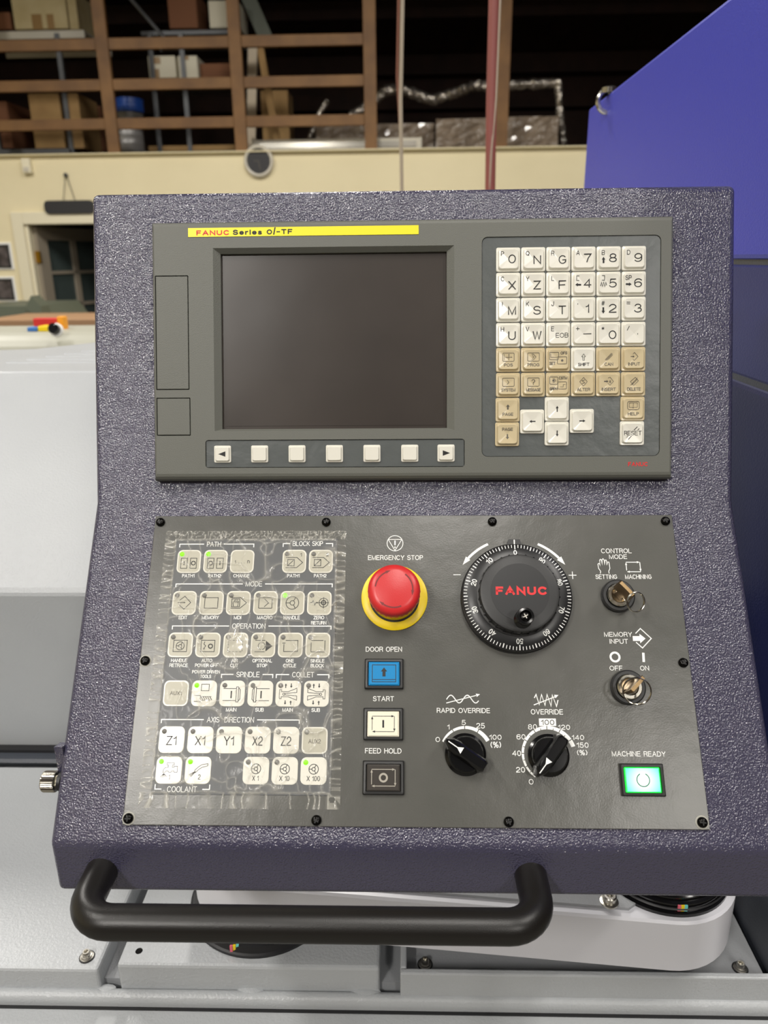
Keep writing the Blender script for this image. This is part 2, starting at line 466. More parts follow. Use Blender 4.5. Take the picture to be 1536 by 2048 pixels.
# door leaf, opened inwards
d = empty('door_1', (DX0, WY, 0))
d['kind'] = 'structure'; d['label'] = 'grey glazed door leaf standing open inside the doorway'
dm = Matrix.Translation(Vector((DX0 + 60, WY + 60, 0)) * .001) @ Matrix.Rotation(math.radians(74), 4, 'Z')
b = MB()
cols = (0, 110, 420, 480, 790, 850)
rows = (60, 260, 640, 680, 1060, 1100, 1480, 1640)
b.box(0, 110, 0, 40, 10, 1765); b.box(740, 850, 0, 40, 10, 1765); b.box(395, 455, 0, 40, 385, 1665)
for z0, z1 in ((10, 385), (620, 645), (880, 905), (1140, 1165), (1400, 1425), (1665, 1765)): b.box(110, 740, 0, 40, z0, z1)
leaf = put(b.mesh('door_frame', M['door_paint']), 'door_frame', d, dm)
for x0, x1 in ((110, 395), (455, 740)):
    for z0, z1 in ((385, 620), (645, 880), (905, 1140), (1165, 1400), (1425, 1665)):
        put(MB().box(x0, x1, 17, 23, z0, z1).mesh('pane', M['glass']), 'pane', d, dm)
put(MB().box(-14, 4, -10, 36, 1490, 1580).mesh('hinge', M['brass_hinge']), 'hinge', d, dm)

structure(put(MB().box(DX0, DX0 + 26, WY + 4, WY + 150, 0, DZ).mesh('trim_3', M['trim']), 'trim_3'))

# ------------------------------------------------------------------ loft railing
rail = empty('wooden_guard_rail', (-250, WY, TOPZ), 'stained wooden guard rail of posts and three rails along the storage loft edge', 'railing')
for x in (-3190, -2212, -1232, -248, 730):
    put(MB().bbox(x - 46, x + 46, -20, 20, 0, 1800, 3).map(lambda a, c, e: (a, WY + 20 + c, TOPZ + 8 + e)).mesh('post', M['wood']), 'post', rail)
for zc in (2480, 2741, 3006):
    for x0, x1 in ((-3700, -3240), (-3142, -2260), (-2164, -1280), (-1184, -296)):
        put(MB().bbox(x0, x1, zc - 36, zc + 38, 0, 38, 3).map(lambda a, c, e: (a, WY + 44 - e, c)).mesh('rail', M['wood']), 'rail', rail)

# things in the loft, placed by depth
def bgbox(px0, py0, px1, py1, Y, depth, m, name, label, cat, group=None, tapes=()):
    pm = (max(py0, 0) + py1) / 2
    a = aty(px0, py1, Y); c = aty(px1, py0, Y); a.x = aty(px0, pm, Y).x; c.x = aty(px1, pm, Y).x
    if py1 == 301: a.z = TOPZ
    z0 = a.z
    o = empty(name, ((a.x + c.x) / 2, Y + depth / 2, z0), label, cat, group)
    put(MB().bbox(a.x, c.x, -c.z, -z0, 0, depth, 4).map(lambda x, y, z: (x, Y + depth - z, -y)).mesh('box_body', m), 'box_body', o)
    put(MB().box((a.x + c.x) / 2 - 3, (a.x + c.x) / 2 + 3, Y + 4, Y + depth - 4, c.z, c.z + 2).mesh('flap_seam', M['groove']), 'flap_seam', o)
    for (t0, t1, t2, t3) in tapes:
        q = aty(t0, t3, Y - 2); r = aty(t2, t1, Y - 2)
        put(MB().box(q.x, r.x, Y - 2, Y + 1, q.z, r.z).mesh('tape', M['tape']), 'tape', o)
    return o
def shelfz(px, py, Y): return aty(px, py, Y).z
def shelf_deck(px0, px1, pytop, pybot, Y, depth, m, name, label, cat):
    a = aty(px0, pybot, Y); c = aty(px1, pytop, Y)
    zb = a.z; zt = c.z
    o = empty(name, ((a.x + c.x) / 2, Y, TOPZ), label, cat)
    b = MB().box(a.x, c.x, Y, Y + depth, zt - 12, zt)
    put(b.mesh('deck', m), 'deck', o)
    put(MB().box(a.x, c.x, Y - 3, Y + 12, zb, zt - 1).mesh('edge_beam', m), 'edge_beam', o)
    put(MB().box(a.x, c.x, Y + depth - 12, Y + depth, zb, zt - 1).mesh('edge_beam', m), 'edge_beam', o)
    return o, a.x, c.x, zt
YS = 6300
sh, xa, xb, zt = shelf_deck(-60, 168, 60, 80, YS, 600, M['white_metal'], 'storage_shelf', 'white edged upper shelf carrying the big pale carton', 'shelf')
def upright(parent, px, py0, Y, zb=TOPZ, d=0):
    a = aty(px, py0, Y)
    b = MB().box(a.x - 18, a.x + 18, Y + 2, Y + 6, zb, a.z).box(a.x + 14, a.x + 18, Y + 6, Y + 36, zb, a.z)
    for k in range(int((a.z - zb) / 60)):
        b.box(a.x - 5, a.x + 5, Y, Y + 3, zb + 25 + 60 * k, zb + 50 + 60 * k)
    put(b.mesh('upright', M['steel_shelf']), 'upright', parent)
upright(sh, 112, 66, YS - 20)
upright(sh, -40, 66, YS - 20)
lo = shelf_deck(-60, 138, 297, 309, YS - 60, 520, M['steel_shelf'], 'low_shelf', 'dark grey steel deck under the brown cartons on the loft floor', 'shelf')[0]
sh2, *_ = shelf_deck(283, 470, 59, 71, YS, 500, M['steel_shelf'], 'shelf_unit', 'dark steel shelving unit between the second and third railing posts', 'shelf')
upright(sh2, 297, 64, YS - 20); upright(sh2, 360, 64, YS - 20)
a = aty(258, 0, YS - 40); c = aty(345, 95, YS - 40)
put(MB().tube([(a.x - 120, YS - 40, a.z + 160), tuple(c)], 14, 8).mesh('diagonal_brace', M['steel_shelf']), 'diagonal_brace', sh2)
a = aty(297, 158, YS - 10); c = aty(470, 163, YS - 10)
put(MB().box(a.x, c.x, YS - 10, YS + 480, c.z, a.z).mesh('deck', M['steel_shelf']), 'deck', sh2)
a = aty(297, 292, YS - 10); c = aty(470, 300, YS - 10)
put(MB().box(a.x, c.x, YS - 10, YS + 480, c.z, a.z).mesh('deck', M['card']), 'deck', sh2)
bgbox(26, -60, 134, 59, YS + 20, 450, M['card_pale'], 'carton', 'big pale taped carton on the white edged upper shelf', 'box', tapes=((66, 28, 82, 59), (96, 28, 106, 58)))
bgbox(137, -20, 155, 59, YS + 20, 350, M['card_pale'], 'carton', 'narrow pale carton squeezed against the big pale carton on the upper shelf', 'box')
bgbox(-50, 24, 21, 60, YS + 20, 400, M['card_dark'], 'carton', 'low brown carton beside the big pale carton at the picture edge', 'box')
bgbox(63, 186, 124, 297, YS, 420, M['card'], 'carton', 'tall brown carton standing behind the shelf upright', 'box')
bgbox(137, 186, 162, 297, YS, 400, M['card'], 'carton', 'narrow brown carton with a white diamond sticker', 'box')
a = aty(147, 195, YS + 6)
st = put(MB().prism([(a.x - 26, a.z), (a.x, a.z - 26), (a.x + 26, a.z), (a.x, a.z + 26)], 0, 2).map(lambda x, y, z: (x, YS + 9 - z, y)).mesh('sticker', M['ink_white']), 'sticker', [k for k in WM if k.name.startswith('carton') and k.parent is None][-1])
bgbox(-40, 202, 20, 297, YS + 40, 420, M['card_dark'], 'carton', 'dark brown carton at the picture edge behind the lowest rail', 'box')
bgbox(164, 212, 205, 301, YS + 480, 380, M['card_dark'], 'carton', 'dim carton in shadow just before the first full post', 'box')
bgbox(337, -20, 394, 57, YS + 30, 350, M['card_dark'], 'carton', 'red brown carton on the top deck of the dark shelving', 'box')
bgbox(418, 0, 478, 56, YS + 30, 350, M['white_box'], 'carton', 'pale grey white carton on top deck behind the third post', 'box')
bgbox(297, 111, 351, 156, YS - 4, 330, M['white_box'], 'carton', 'white carton with two tape patches on the middle deck, wider of the pair', 'box', tapes=((308, 114, 320, 128), (305, 138, 318, 156)))
bgbox(357, 111, 395, 156, YS - 4, 330, M['white_box'], 'carton', 'narrower white carton on the middle deck with tape at its top', 'box', tapes=((364, 112, 377, 120),))
bgbox(400, 126, 462, 157, YS + 60, 330, M['card_dark'], 'carton', 'low brown carton right of the two white cartons', 'box')
bgbox(524, 180, 578, 301, YS + 320, 300, M['card'], 'carton', 'tall dim carton behind the rails past the third post', 'box')
# drum and bucket
def drum(px, py0, py1, wpx, Y, m, name, label, cat):
    a = aty(px, py1, Y); c = aty(px, py0, Y); r = wpx / 2 * (Y - CAM.y) / F_PX
    h = c.z - a.z
    o = empty(name, (a.x, Y, a.z), label, cat)
    put(MB().lathe([(r * .96, 0), (r, 8), (r, h * .3), (r * 1.03, h * .33), (r, h * .36), (r, h * .64), (r * 1.03, h * .67), (r, h * .7), (r * .99, h - 12), (r * 1.04, h - 8), (r * 1.04, h), (r * .97, h)], 28, cap0=True)
        .mesh('shell', m), 'shell', o, Matrix.Translation(Vector((a.x, Y, a.z)) * .001))
    put(MB().lathe([(r * .9, h), (r * .9, h + 6), (r * .2, h + 8)], 24).mesh('lid', m), 'lid', o, Matrix.Translation(Vector((a.x, Y, a.z)) * .001))
    return o, a.x, c.z
drum(261, 258, 306, 52, YS - 150, M['grey_drum'], 'metal_drum', 'grey metal drum standing on the loft floor behind the rails', 'drum')
drum(260, 200, 226, 50, YS - 150, M['blue_drum'], 'plastic_bucket', 'blue plastic bucket stacked above the grey drum', 'bucket')
drum(260, 229, 256, 50, YS - 150, M['grey_drum'], 'metal_pail', 'pale metal pail between the blue bucket and the grey drum', 'bucket')
# leaning boards
for (p0, p1, w, Y, m, nm, lb) in (((505, 95), (500, 300), 16, 6050, 'cord', 'leaning_board', 'pale upright board leaning just past the third post'),
                                  ((520, 95), (560, 300), 12, 6250, 'card', 'leaning_board', 'thin brown board leaning behind the pale upright board'),
                                  ((490, -20), (540, 95), 26, 6500, 'green_machine', 'diagonal_plank', 'olive grey plank slanting down behind the third post')):
    a = aty(*p0, Y); c = aty(*p1, Y); k = w / 2 * (Y - CAM.y) / F_PX
    cz = TOPZ if p1[1] > 200 else c.z
    pts = [(a.x - k, a.z), (a.x + k, a.z), (c.x + k, cz), (c.x - k, cz)]
    tag(put(MB().prism(pts, 0, 30).map(lambda x, y, z: (x, Y + 30 - z, y)).mesh(nm, M[m]), nm), lb, 'board')
# white channel lying on the loft edge
a = aty(512, 296, 5880); c = aty(840, 275, 5880)
ch = empty('white_channel', ((a.x + c.x) / 2, 5900, TOPZ), 'long white metal light channel lying along the loft floor edge', 'channel')
put(MB().box(a.x, c.x, 5880, 5960, TOPZ + 20, c.z).mesh('channel_body', M['white_metal']), 'channel_body', ch)
put(MB().box(a.x + 30, c.x - 30, 5872, 5882, TOPZ + 45, c.z - 22).mesh('tube_groove', mat('polished_reflector', (230, 226, 214), .15, metal=.6)), 'tube_groove', ch)
put(MB().box(a.x - 30, a.x, 5876, 5964, TOPZ, c.z + 14).mesh('end_cap', M['white_metal']), 'end_cap', ch)
put(MB().box(c.x, c.x + 12, 5876, 5964, TOPZ, c.z + 4).mesh('end_cap', M['white_metal']), 'end_cap', ch)

# foil ducts
def duct(pts, r, Y, name, label):
    path = []
    P = [aty(px, py, Y) for px, py in pts]
    for i in range(len(P) - 1):
        for k in range(8):
            path.append(P[i].lerp(P[i + 1], k / 8))
    path.append(P[-1])
    b = MB()
    n = 14
    rings = []
    for i, p in enumerate(path):
        d = (path[min(i + 1, len(path) - 1)] - path[max(i - 1, 0)]).normalized()
        u = Vector((0, 1, 0)); q = d.cross(u)
        rr = r * (1 + .16 * (i % 2) + random.uniform(-.12, .12))
        rings.append([tuple(p + (u * math.cos(2 * math.pi * k / n) + q * math.sin(2 * math.pi * k / n)) * rr * (1 + random.uniform(-.1, .1))) for k in range(n)])
    b.loft(rings, False)
    return tag(put(b.mesh(name, M['foil']), name), label, 'duct')
duct([(700, 235), (752, 200), (768, 182), (800, 178), (865, 200), (905, 188), (950, 172), (1010, 172), (1100, 167), (1118, 168)], 36, 6350, 'foil_duct', 'crumpled silver foil duct running across the dark loft opening')
duct([(1116, 160), (1120, 230), (1127, 290)], 28, 6330, 'foil_duct', 'silver foil duct dropping straight down at the end of the long duct')
duct([(655, 200), (640, 225), (622, 270), (614, 300)], 20, 6420, 'foil_duct', 'short crumpled foil duct drooping behind the lowest rail')
def wrapped(px0, py0, px1, py1, Y, depth, label, m='foil', name='wrapped_crate'):
    a = aty(px0, py1, Y); c = aty(px1, py0, Y); a.z = TOPZ
    n = 9
    b = MB()
    V = []
    for j in range(n):
        for i in range(n):
            V.append((a.x + (c.x - a.x) * i / (n - 1), Y + random.uniform(-14, 14), a.z + (c.z - a.z) * j / (n - 1)))
    b.add(V, [(j * n + i, j * n + i + 1, (j + 1) * n + i + 1, (j + 1) * n + i) for j in range(n - 1) for i in range(n - 1)])
    b.box(a.x, c.x, Y + 16, Y + depth, a.z, c.z)
    return tag(put(b.mesh(name, M[m]), name), label, 'crate')
M['wrap'] = mat('clear_film_over_carton', (146, 130, 112), .25, bump=[(14, .03, 3)], coat=.6)
wrapped(872, 236, 990, 292, 6180, 400, 'film wrapped grey brown crate between the twin cord and the red hose', 'wrap')
wrapped(1010, 232, 1118, 292, 6150, 400, 'shiny film wrapped crate past the last wooden post', 'wrap')
wrapped(632, 250, 732, 276, 6300, 300, 'low film wrapped bundle behind the white channel', 'wrap')
wrapped(750, 246, 868, 280, 6400, 300, 'dim wrapped bundle between the fourth post and the grey crate', 'wrap')

# ------------------------------------------------------------------ things on the back wall
def wallframe(Y):     # x right, y up, z towards the camera
    return Matrix(((1, 0, 0, 0), (0, 0, -1, Y * .001), (0, 1, 0, 0), (0, 0, 0, 1)))
q = aty(517, 322, WY - 30)
ck = empty('wall_clock', (q.x, WY, q.z), 'round wall clock with a pale rim and dark face above the console', 'clock')
wf = wallframe(WY)
put(MB().lathe([(110, 0), (114, 12), (112, 30), (100, 38), (90, 34), (88, 22)], 40).mesh('rim', M['white_metal']), 'rim', ck, wf, (q.x, q.z, 0))
put(MB().lathe([(89, 20), (89, 24)], 36).mesh('face', M['dark']), 'face', ck, wf, (q.x, q.z, 0))
b = MB().ribbon([(0, 0), (-38, 4)], 5, 26).ribbon([(0, 0), (12, -60)], 4, 27).ribbon([(0, 8), (2, -50)], 2, 28)
put(b.mesh('hands', M['ink_grey']), 'hands', ck, wf, (q.x, q.z, 0))
b = MB()
for k in range(12):
    an = math.radians(30 * k)
    b.ribbon([(72 * math.cos(an), 72 * math.sin(an)), (80 * math.cos(an), 80 * math.sin(an))], 4, 25)
put(b.mesh('hour_marks', M['ink_grey']), 'hour_marks', ck, wf, (q.x, q.z, 0))
# hanging sign on a cord
a = aty(90, 428, WY - 40); c = aty(186, 400, WY - 40); nl = aty(131, 350, WY - 20)
sg = empty('hanging_sign', (nl.x, WY, nl.z), 'dark rounded plaque hanging from a nail above the doorway', 'sign')
put(MB().prism(rrect((a.x + c.x) / 2, (a.z + c.z) / 2, c.x - a.x, c.z - a.z, 34, 5), 12, 40).mesh('plaque', M['dark']), 'plaque', sg, wf)
b = MB().tube([(nl.x - 42, c.z + 2, 24), (nl.x - 4, nl.z, 14)], 2.5, 6).tube([(nl.x + 48, c.z + 2, 24), (nl.x + 4, nl.z, 14)], 2.5, 6)
put(b.mesh('cord', M['dark']), 'cord', sg, wf)
put(MB().lathe([(9, 0), (9, 14), (16, 16), (16, 22), (8, 26)], 12).mesh('nail', M['dark']), 'nail', sg, wf, (nl.x, nl.z, 0))
# small cream sensor box
q = aty(53, 332, WY - 30)
sb = empty('wall_box', (q.x, WY, q.z), 'small cream box fixed high on the wall above the doorway', 'box')
put(MB().bbox(-34, 34, -52, 52, 0, 44, 8).mesh('case', M['trim']), 'case', sb, wf, (q.x, q.z, 0))
put(MB().bbox(-20, 20, -40, -8, 44, 50, 3).mesh('cover', M['white_metal']), 'cover', sb, wf, (q.x, q.z, 0))
for (x0, y0, x1, y1, lb) in ((-50, 489, 17, 536, 'dark framed picture on the wall, the upper of the two'), (-50, 557, 24, 600, 'dark framed picture on the wall, the lower of the two')):
    a = aty(x0, y1, WY - 10); c = aty(x1, y0, WY - 10)
    pc = empty('framed_picture', ((a.x + c.x) / 2, WY, a.z), lb, 'picture')
    put(MB().bbox(a.x - 16, c.x + 16, a.z - 16, c.z + 16, 0, 12, 4).mesh('mount', M['ink_white']), 'mount', pc, wf)
    put(MB().box(a.x, c.x, a.z, c.z, 12, 14).mesh('print', M['picture']), 'print', pc, wf)
    b = MB()
    for (u0, u1, v0, v1) in ((a.x, c.x, c.z - 14, c.z), (a.x, c.x, a.z, a.z + 14), (a.x, a.x + 14, a.z, c.z), (c.x - 14, c.x, a.z, c.z)):
        b.box(u0, u1, v0, v1, 12, 22)
    put(b.mesh('frame', M['dark']), 'frame', pc, wf)

# hanging hose and cord
a = aty(806, -60, 1900); c = aty(805, 470, 1900); m_ = aty(801, 200, 1900)
cr = empty('hanging_cord', tuple(a), 'thin pale and brown twin cord hanging down behind the console', 'rope')
def sag(pts, n=10):
    out = []
    for i in range(len(pts) - 1):
        for k in range(n):
            out.append(Vector(pts[i]).lerp(Vector(pts[i + 1]), k / n))
    return out + [Vector(pts[-1])]
top = Vector((a.x, 1900, 4150))
put(MB().tube([tuple(top), tuple(a), tuple(m_), tuple(c)], 5.5, 8).mesh('pale_strand', M['cord']), 'pale_strand', cr)
put(MB().tube([tuple(top + Vector((-9, 2, 0))), tuple(a + Vector((-10, 2, 0))), tuple(m_ + Vector((-9, 4, 60))), tuple(m_ + Vector((2, 8, -120))), tuple(c + Vector((3, 8, 0)))], 4, 8).mesh('brown_strand', M['cord_brown']), 'brown_strand', cr)
a = aty(990, -60, 1500); c = aty(979, 470, 1500); m_ = aty(983, 200, 1500)
hs = empty('hanging_hose', tuple(a), 'faded red hose with a pale line hanging before the last post', 'hose')
put(MB().tube([(a.x, 1500, 4150), tuple(a), tuple(m_), tuple(c)], 13, 12).mesh('hose', M['hose_red']), 'hose', hs)
put(MB().tube([(a.x + 14, 1494, 4150), tuple(a + Vector((14, -6, 0))), tuple(m_ + Vector((10, -8, 0))), tuple(m_ + Vector((2, -12, -120))), tuple(c + Vector((-6, -8, 0)))], 2.5, 6).mesh('pale_line', M['cord']), 'pale_line', hs)

# ------------------------------------------------------------------ things beyond the lathe, low left
YB = 3300
a = aty(-40, 652, YB); c = aty(260, 636, YB)
bt = empty('work_bench', ((a.x + c.x) / 2, YB, 0), 'brown topped bench in front of the doorway', 'bench')
put(MB().bbox(a.x, c.x, YB, YB + 500, c.z - 40, c.z - 4, 4).mesh('bench_top', M['brown_top']), 'bench_top', bt)
for x in (a.x + 60, c.x - 120):
    for y in (YB + 60, YB + 430):
        put(MB().box(x, x + 60, y, y + 60, 0, c.z - 40).mesh('leg', M['slate']), 'leg', bt)
a = aty(-60, 642, 4300); c = aty(66, 612, 4300)
gm = empty('green_machine', ((a.x + c.x) / 2, 4400, 0), 'grey green machine with a slanted end behind the bench', 'machine')
z0 = a.z
put(MB().prism([(a.x, z0 - 500), (c.x + 60, z0 - 500), (c.x + 60, z0), (c.x, c.z), (a.x, c.z)], 0, 700).map(lambda x, y, z: (x, 5000 - z, y)).mesh('machine_bed', M['green_machine']), 'machine_bed', gm)
e2 = aty(72, 598, 4290)
put(MB().prism([(c.x - 40, c.z - 10), (e2.x + 40, z0 - 20), (e2.x + 30, c.z), (e2.x - 20, e2.z + 20), (c.x - 10, c.z + 30)], 0, 120).map(lambda x, y, z: (x, 4390 - z, y)).mesh('end_housing', M['green_machine']), 'end_housing', gm)
put(MB().box(a.x + 50, c.x - 50, 4320, 4950, 0, z0 - 500).mesh('pedestal', M['slate']), 'pedestal', gm)

# cream cover of the machine behind
YC = 1500
hood = empty('cream_cover', (-700, YC, 0), 'cream rounded machine cover seen beyond the vented top', 'machine cover')
a = aty(-60, 725, YC); c = aty(240, 650, YC + 300)
prof = []
for k in range(9):
    an = math.radians(90 * k / 8)
    prof.append((YC + 120 - 120 * math.sin(an) + 0, c.z - 120 + 120 * math.cos(an)))
rings = []
for x in (a.x - 200, c.x + 60):
    rings.append([(x, y, z) for y, z in [(YC + 300, c.z), *prof, (YC, 700), (YC + 300, 700)]])
put(MB().loft(rings, False).mesh('cover_shell', M['cream_cover']), 'cover_shell', hood)
put(MB().box(a.x - 180, c.x + 40, YC + 40, YC + 280, 0, 700).mesh('cover_base', M['slate']), 'cover_base', hood)
zc = c.z
q = aty(82, 668, YC + 120)
pk = empty('snack_packet', (q.x, YC + 130, zc), 'red and yellow printed packet lying on the cream cover', 'packet')
put(MB().bbox(-52, 28, 40, 66, 0, 30, 3).mesh('red_front', M['red_print']), 'red_front', pk, Matrix.Translation(Vector((q.x, YC + 150, zc)) * .001), label='red printed field')
put(MB().bbox(-3, 36, -20, 30, 0, 14, 3).mesh('yellow_front', M['yellow']), 'yellow_front', pk, Matrix.Translation(Vector((q.x, YC + 130, zc)) * .001), label='yellow printed field')
put(MB().bbox(-34, -4, -20, 10, 0, 11, 3).mesh('blue_front', M['blue_print']), 'blue_front', pk, Matrix.Translation(Vector((q.x, YC + 130, zc)) * .001), label='blue printed field')
put(MB().bbox(29, 50, 40, 66, 0, 36, 3).mesh('orange_front', M['orange_print']), 'orange_front', pk, Matrix.Translation(Vector((q.x, YC + 130, zc)) * .001), label='orange printed corner')
q = aty(116, 675, YC + 60)
kb = empty('black_knob', (q.x, YC + 70, zc), 'small black knob with a white ring on the cream cover', 'knob')
fk = Matrix.Translation(Vector((q.x, YC + 60, zc + 6)) * .001) @ Matrix.Rotation(math.radians(70), 4, 'X')
put(MB().lathe([(19, 0), (19, 8), (16, 10)], 24).mesh('ring', M['ink_white']), 'ring', kb, fk)
put(MB().lathe([(15, 8), (15, 24), (11, 28)], 20).mesh('knob', M['black_gloss']), 'knob', kb, fk)

# ------------------------------------------------------------------ lathe body around the console
lathe = empty('lathe', (0, 300, 0), 'light grey and blue lathe body that the console belongs to', 'lathe')
XL, XR = -1500, 330
yt, ztp = 480, 1357
rings = []
prof = [(278, 889), (231, 1130), (232, 1134), (236, 1139)]
prof += [(yt - 8, ztp - 6), (yt - 4, ztp - 2), (yt + 3, ztp)]
# sloped hood of sheet metal, back edge of its top cut on a slant
def hoodring(x, yback):
    return [(x, y, z) for y, z in prof] + [(x, yback, ztp), (x, yback, 889)]
xb0, xb1 = aty(0, 704, 725).x, aty(182, 677, 925).x
put(MB().loft([hoodring(XL, 560), hoodring(-650, 760), hoodring(-400, 1130), hoodring(XR - 2, 1130)]).mesh('hood', M['machine']), 'hood', lathe, label='light grey sloped sheet metal hood')
# vent louvres in its top
for k in range(7):
    y = 570 + 36 * k
    b0 = MB().loft([[(x, yy, z) for yy, z in ((0, -1), (2, 1.2), (8, 1.8), (12, -1))] for x in (0, 160 - 3 * k)])
    put(b0.mesh('vent_louvre', M['machine']), 'vent_louvre', lathe, W0, (-606 + 14 * k, y, ztp))
# strip below the hood: gap, bright ledge, dark rail
put(MB().box(XL, XR - 2, 266, 300, 885, 890).mesh('gap_seal', M['rubber']), 'gap_seal', lathe)
put(MB().loft([[(x, y, z) for y, z in ((257, 872), (250, 882), (253, 886), (266, 886), (300, 886), (300, 872))] for x in (XL, XR - 2)]).mesh('slide_rail', M['slate']), 'slide_rail', lathe, label='dark slate slide rail under the hood')
# base cover plates, worked out in plan, z up
def plate(name, x0, x1, y0, y1, z0, z1, m, bev=2, label=None):
    return put(MB().bbox(x0, x1, y0, y1, z0, z1, bev).mesh(name, m), name, lathe, label=label)
plate('cover_plate', XL, -290, -46, 246, 852, 880, M['machine'], 3)
plate('cover_plate', -273, -29, -44, 246, 852, 884, M['machine'], 3)
put(MB().box(XL, XR - 2, -38, 262, 700, 868 - 8).mesh('base_frame', M['machine_dull']), 'base_frame', lathe)
# tray on the right: floor and raised rim
put(MB().box(-8, XR - 2, -44, 246, 860, 866).mesh('tray_floor', M['machine_dull']), 'tray_floor', lathe)
put(MB().bbox(-10, XR - 2, -49, -43, 850, 884, 1.5).bbox(-10, -4, -43, 246, 850, 884, 1.5).mesh('tray_rim', M['machine']), 'tray_rim', lathe)
# rounded weld bead along the front and the two steps below it
bead = []
for k in range(9):
    an = math.radians(200 - 25 * k)
    bead.append((-49 + 6 * math.cos(an), 851 + 6.5 * math.sin(an)))
put(MB().loft([[(x, y, z) for y, z in bead + [(-40, 840), (-55, 840)]] for x in (XL, XR + 60)], True).mesh('front_bead', M['machine']), 'front_bead', lathe)
for x, wdt in ((-286, 20), (-150, 26), (-42, 30)):
    put(MB().loft([[(x + wdt / 2 * math.cos(2 * math.pi * k / 12) * s_, -46 + 6 * math.sin(2 * math.pi * k / 12) * s_, z) for k in range(12)] for z, s_ in ((848, 1), (855.5, 1), (857.6, .5))], True).mesh('weld_lump', M['machine']), 'weld_lump', lathe)
put(MB().box(XL, XR + 60, -57.5, -42, 838, 845.2).mesh('front_seal', M['rubber']), 'front_seal', lathe)
fp = [(-56, 700), (-56, 847), (-57, 849)]
fp = [(-42, 700), (-42, 846), (-58, 846), (-72, 845)]
for k in range(5):
    an = math.radians(90 + 22.5 * k)
    fp.append((-72 + 5 * math.cos(an) , 840 + 5 * math.sin(an)))
fp += [(-78, 700)]
put(MB().loft([[(x, y, z - 2) for y, z in fp] for x in (XL, XR + 60)]).mesh('front_step', M['machine']), 'front_step', lathe)
put(MB().box(XL, XR + 60, -70, 300, 60, 700).mesh('lower_body', M['machine_dull']), 'lower_body', lathe)
put(MB().box(XL + 40, XR + 20, 0, 1000, 0, 60).mesh('plinth', M['slate']), 'plinth', lathe)
put(MB().box(XL, XR - 2, 300, 1100, 60, 889).mesh('rear_body', M['machine_dull']), 'rear_body', lathe)
# blue enclosure on the right
def bluebox(name, x0, z0, z1, m, y0=-40, y1=966, bev=5, label=None):
    return put(MB().bbox(y0, y1, z0, z1, 0, 600, bev).map(lambda a, c, e: (x0 + 600 - e, a, c)).mesh(name, m), name, lathe, label=label)
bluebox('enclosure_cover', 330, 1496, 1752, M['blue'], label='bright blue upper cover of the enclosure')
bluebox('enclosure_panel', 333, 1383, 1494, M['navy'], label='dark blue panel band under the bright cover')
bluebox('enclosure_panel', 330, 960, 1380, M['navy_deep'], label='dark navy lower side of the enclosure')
bluebox('enclosure_skirt', 332, 862, 958, M['slate'], label='charcoal skirt at the foot of the enclosure')
put(MB().box(334, 900, -38, 960, 100, 1500).mesh('enclosure_frame', M['slate']), 'enclosure_frame', lathe)
q = aty(1217, 197, 830)
b = MB().tube([(q.x + 17 * math.cos(2 * math.pi * k / 20), 830, q.z - 4 + 17 * math.sin(2 * math.pi * k / 20)) for k in range(21)], 4, 8)
b.lathe([(13, 1752), (13, 1760), (8, 1762)], 16, q.x, 830)
put(b.mesh('lifting_eye', M['steel']), 'lifting_eye', lathe)
# screws on the base
def capscrew(px, py, z, r, name='screw'):
    q = atz(px, py, z)
    b = MB().lathe([(r * 1.25, 0), (r * 1.25, 1.2), (r * 1.0, 1.6), (r * .98, 2.6), (r * .72, 3.0), (r * .7, 6.2), (r * .6, 7), (r * .38, 7), (r * .36, 4.5)], 24)
    o = put(b.mesh('screw', M['zinc']), name, lathe, W0, (q.x, q.y, z))
    put(MB().lathe([(r * 1.45, .05), (r * 1.45, .5), (r * 1.2, .5)], 24, cap1=True).mesh('washer', M['rubber']), 'washer', o, W0, (q.x, q.y, z))
capscrew(174, 1914, 880, 5)
capscrew(850, 1929, 866, 5)
capscrew(1480, 1937, 866, 5)
q = atz(278, 1902, 884)
put(MB().lathe([(3.4, .05), (3.2, .3), (2.4, .3), (2.2, .1)], 18, q.x, q.y).mesh('threaded_hole', M['black_screw']), 'threaded_hole', lathe, W0, (0, 0, 884))
# ring seal round the arm pivot
b = MB().lathe([(74, 0), (74, 3), (72, 4), (70, 10), (62, 11), (61, 0)], 64)
ps = put(b.mesh('pivot_seal', M['rubber']), 'pivot_seal', lathe, W0, (-149, 38, 884))
q = atz(458, 1895, 892)
for k, mm in enumerate(('pink', 'yellow', 'aqua')):
    put(MB().box(-1.3, 1.3, -1, 1, -3.4, 3.4).mesh('colour_mark', M[mm]), 'colour_mark', ps, W0, (-149 - 19 + 2.8 * k, 38 - 68.6 + .5 * k - .5, 891))

# ------------------------------------------------------------------ swing arm
arm = empty('support_arm', (-149, 38, 884), 'smooth pale grey swing arm with rounded ends under the console', 'arm')
C1, C2, RA = Vector((-149, 40)), Vector((233, 6)), 67
def stadium(c1, c2, r, n=24):
    d = (c2 - c1).normalized()
    a0 = math.atan2(d.y, d.x)
    return [(c2.x + r * math.cos(a0 - math.pi / 2 + math.pi * k / n), c2.y + r * math.sin(a0 - math.pi / 2 + math.pi * k / n)) for k in range(n + 1)] + \
           [(c1.x + r * math.cos(a0 + math.pi / 2 + math.pi * k / n), c1.y + r * math.sin(a0 + math.pi / 2 + math.pi * k / n)) for k in range(n + 1)]
put(MB().loft([[(x, y, z) for x, y in stadium(C1, C2, r)] for z, r in ((905, RA - 1), (906, RA), (958, RA), (960, RA - 2))], True).mesh('arm_shell', M['arm']), 'arm_shell', arm)
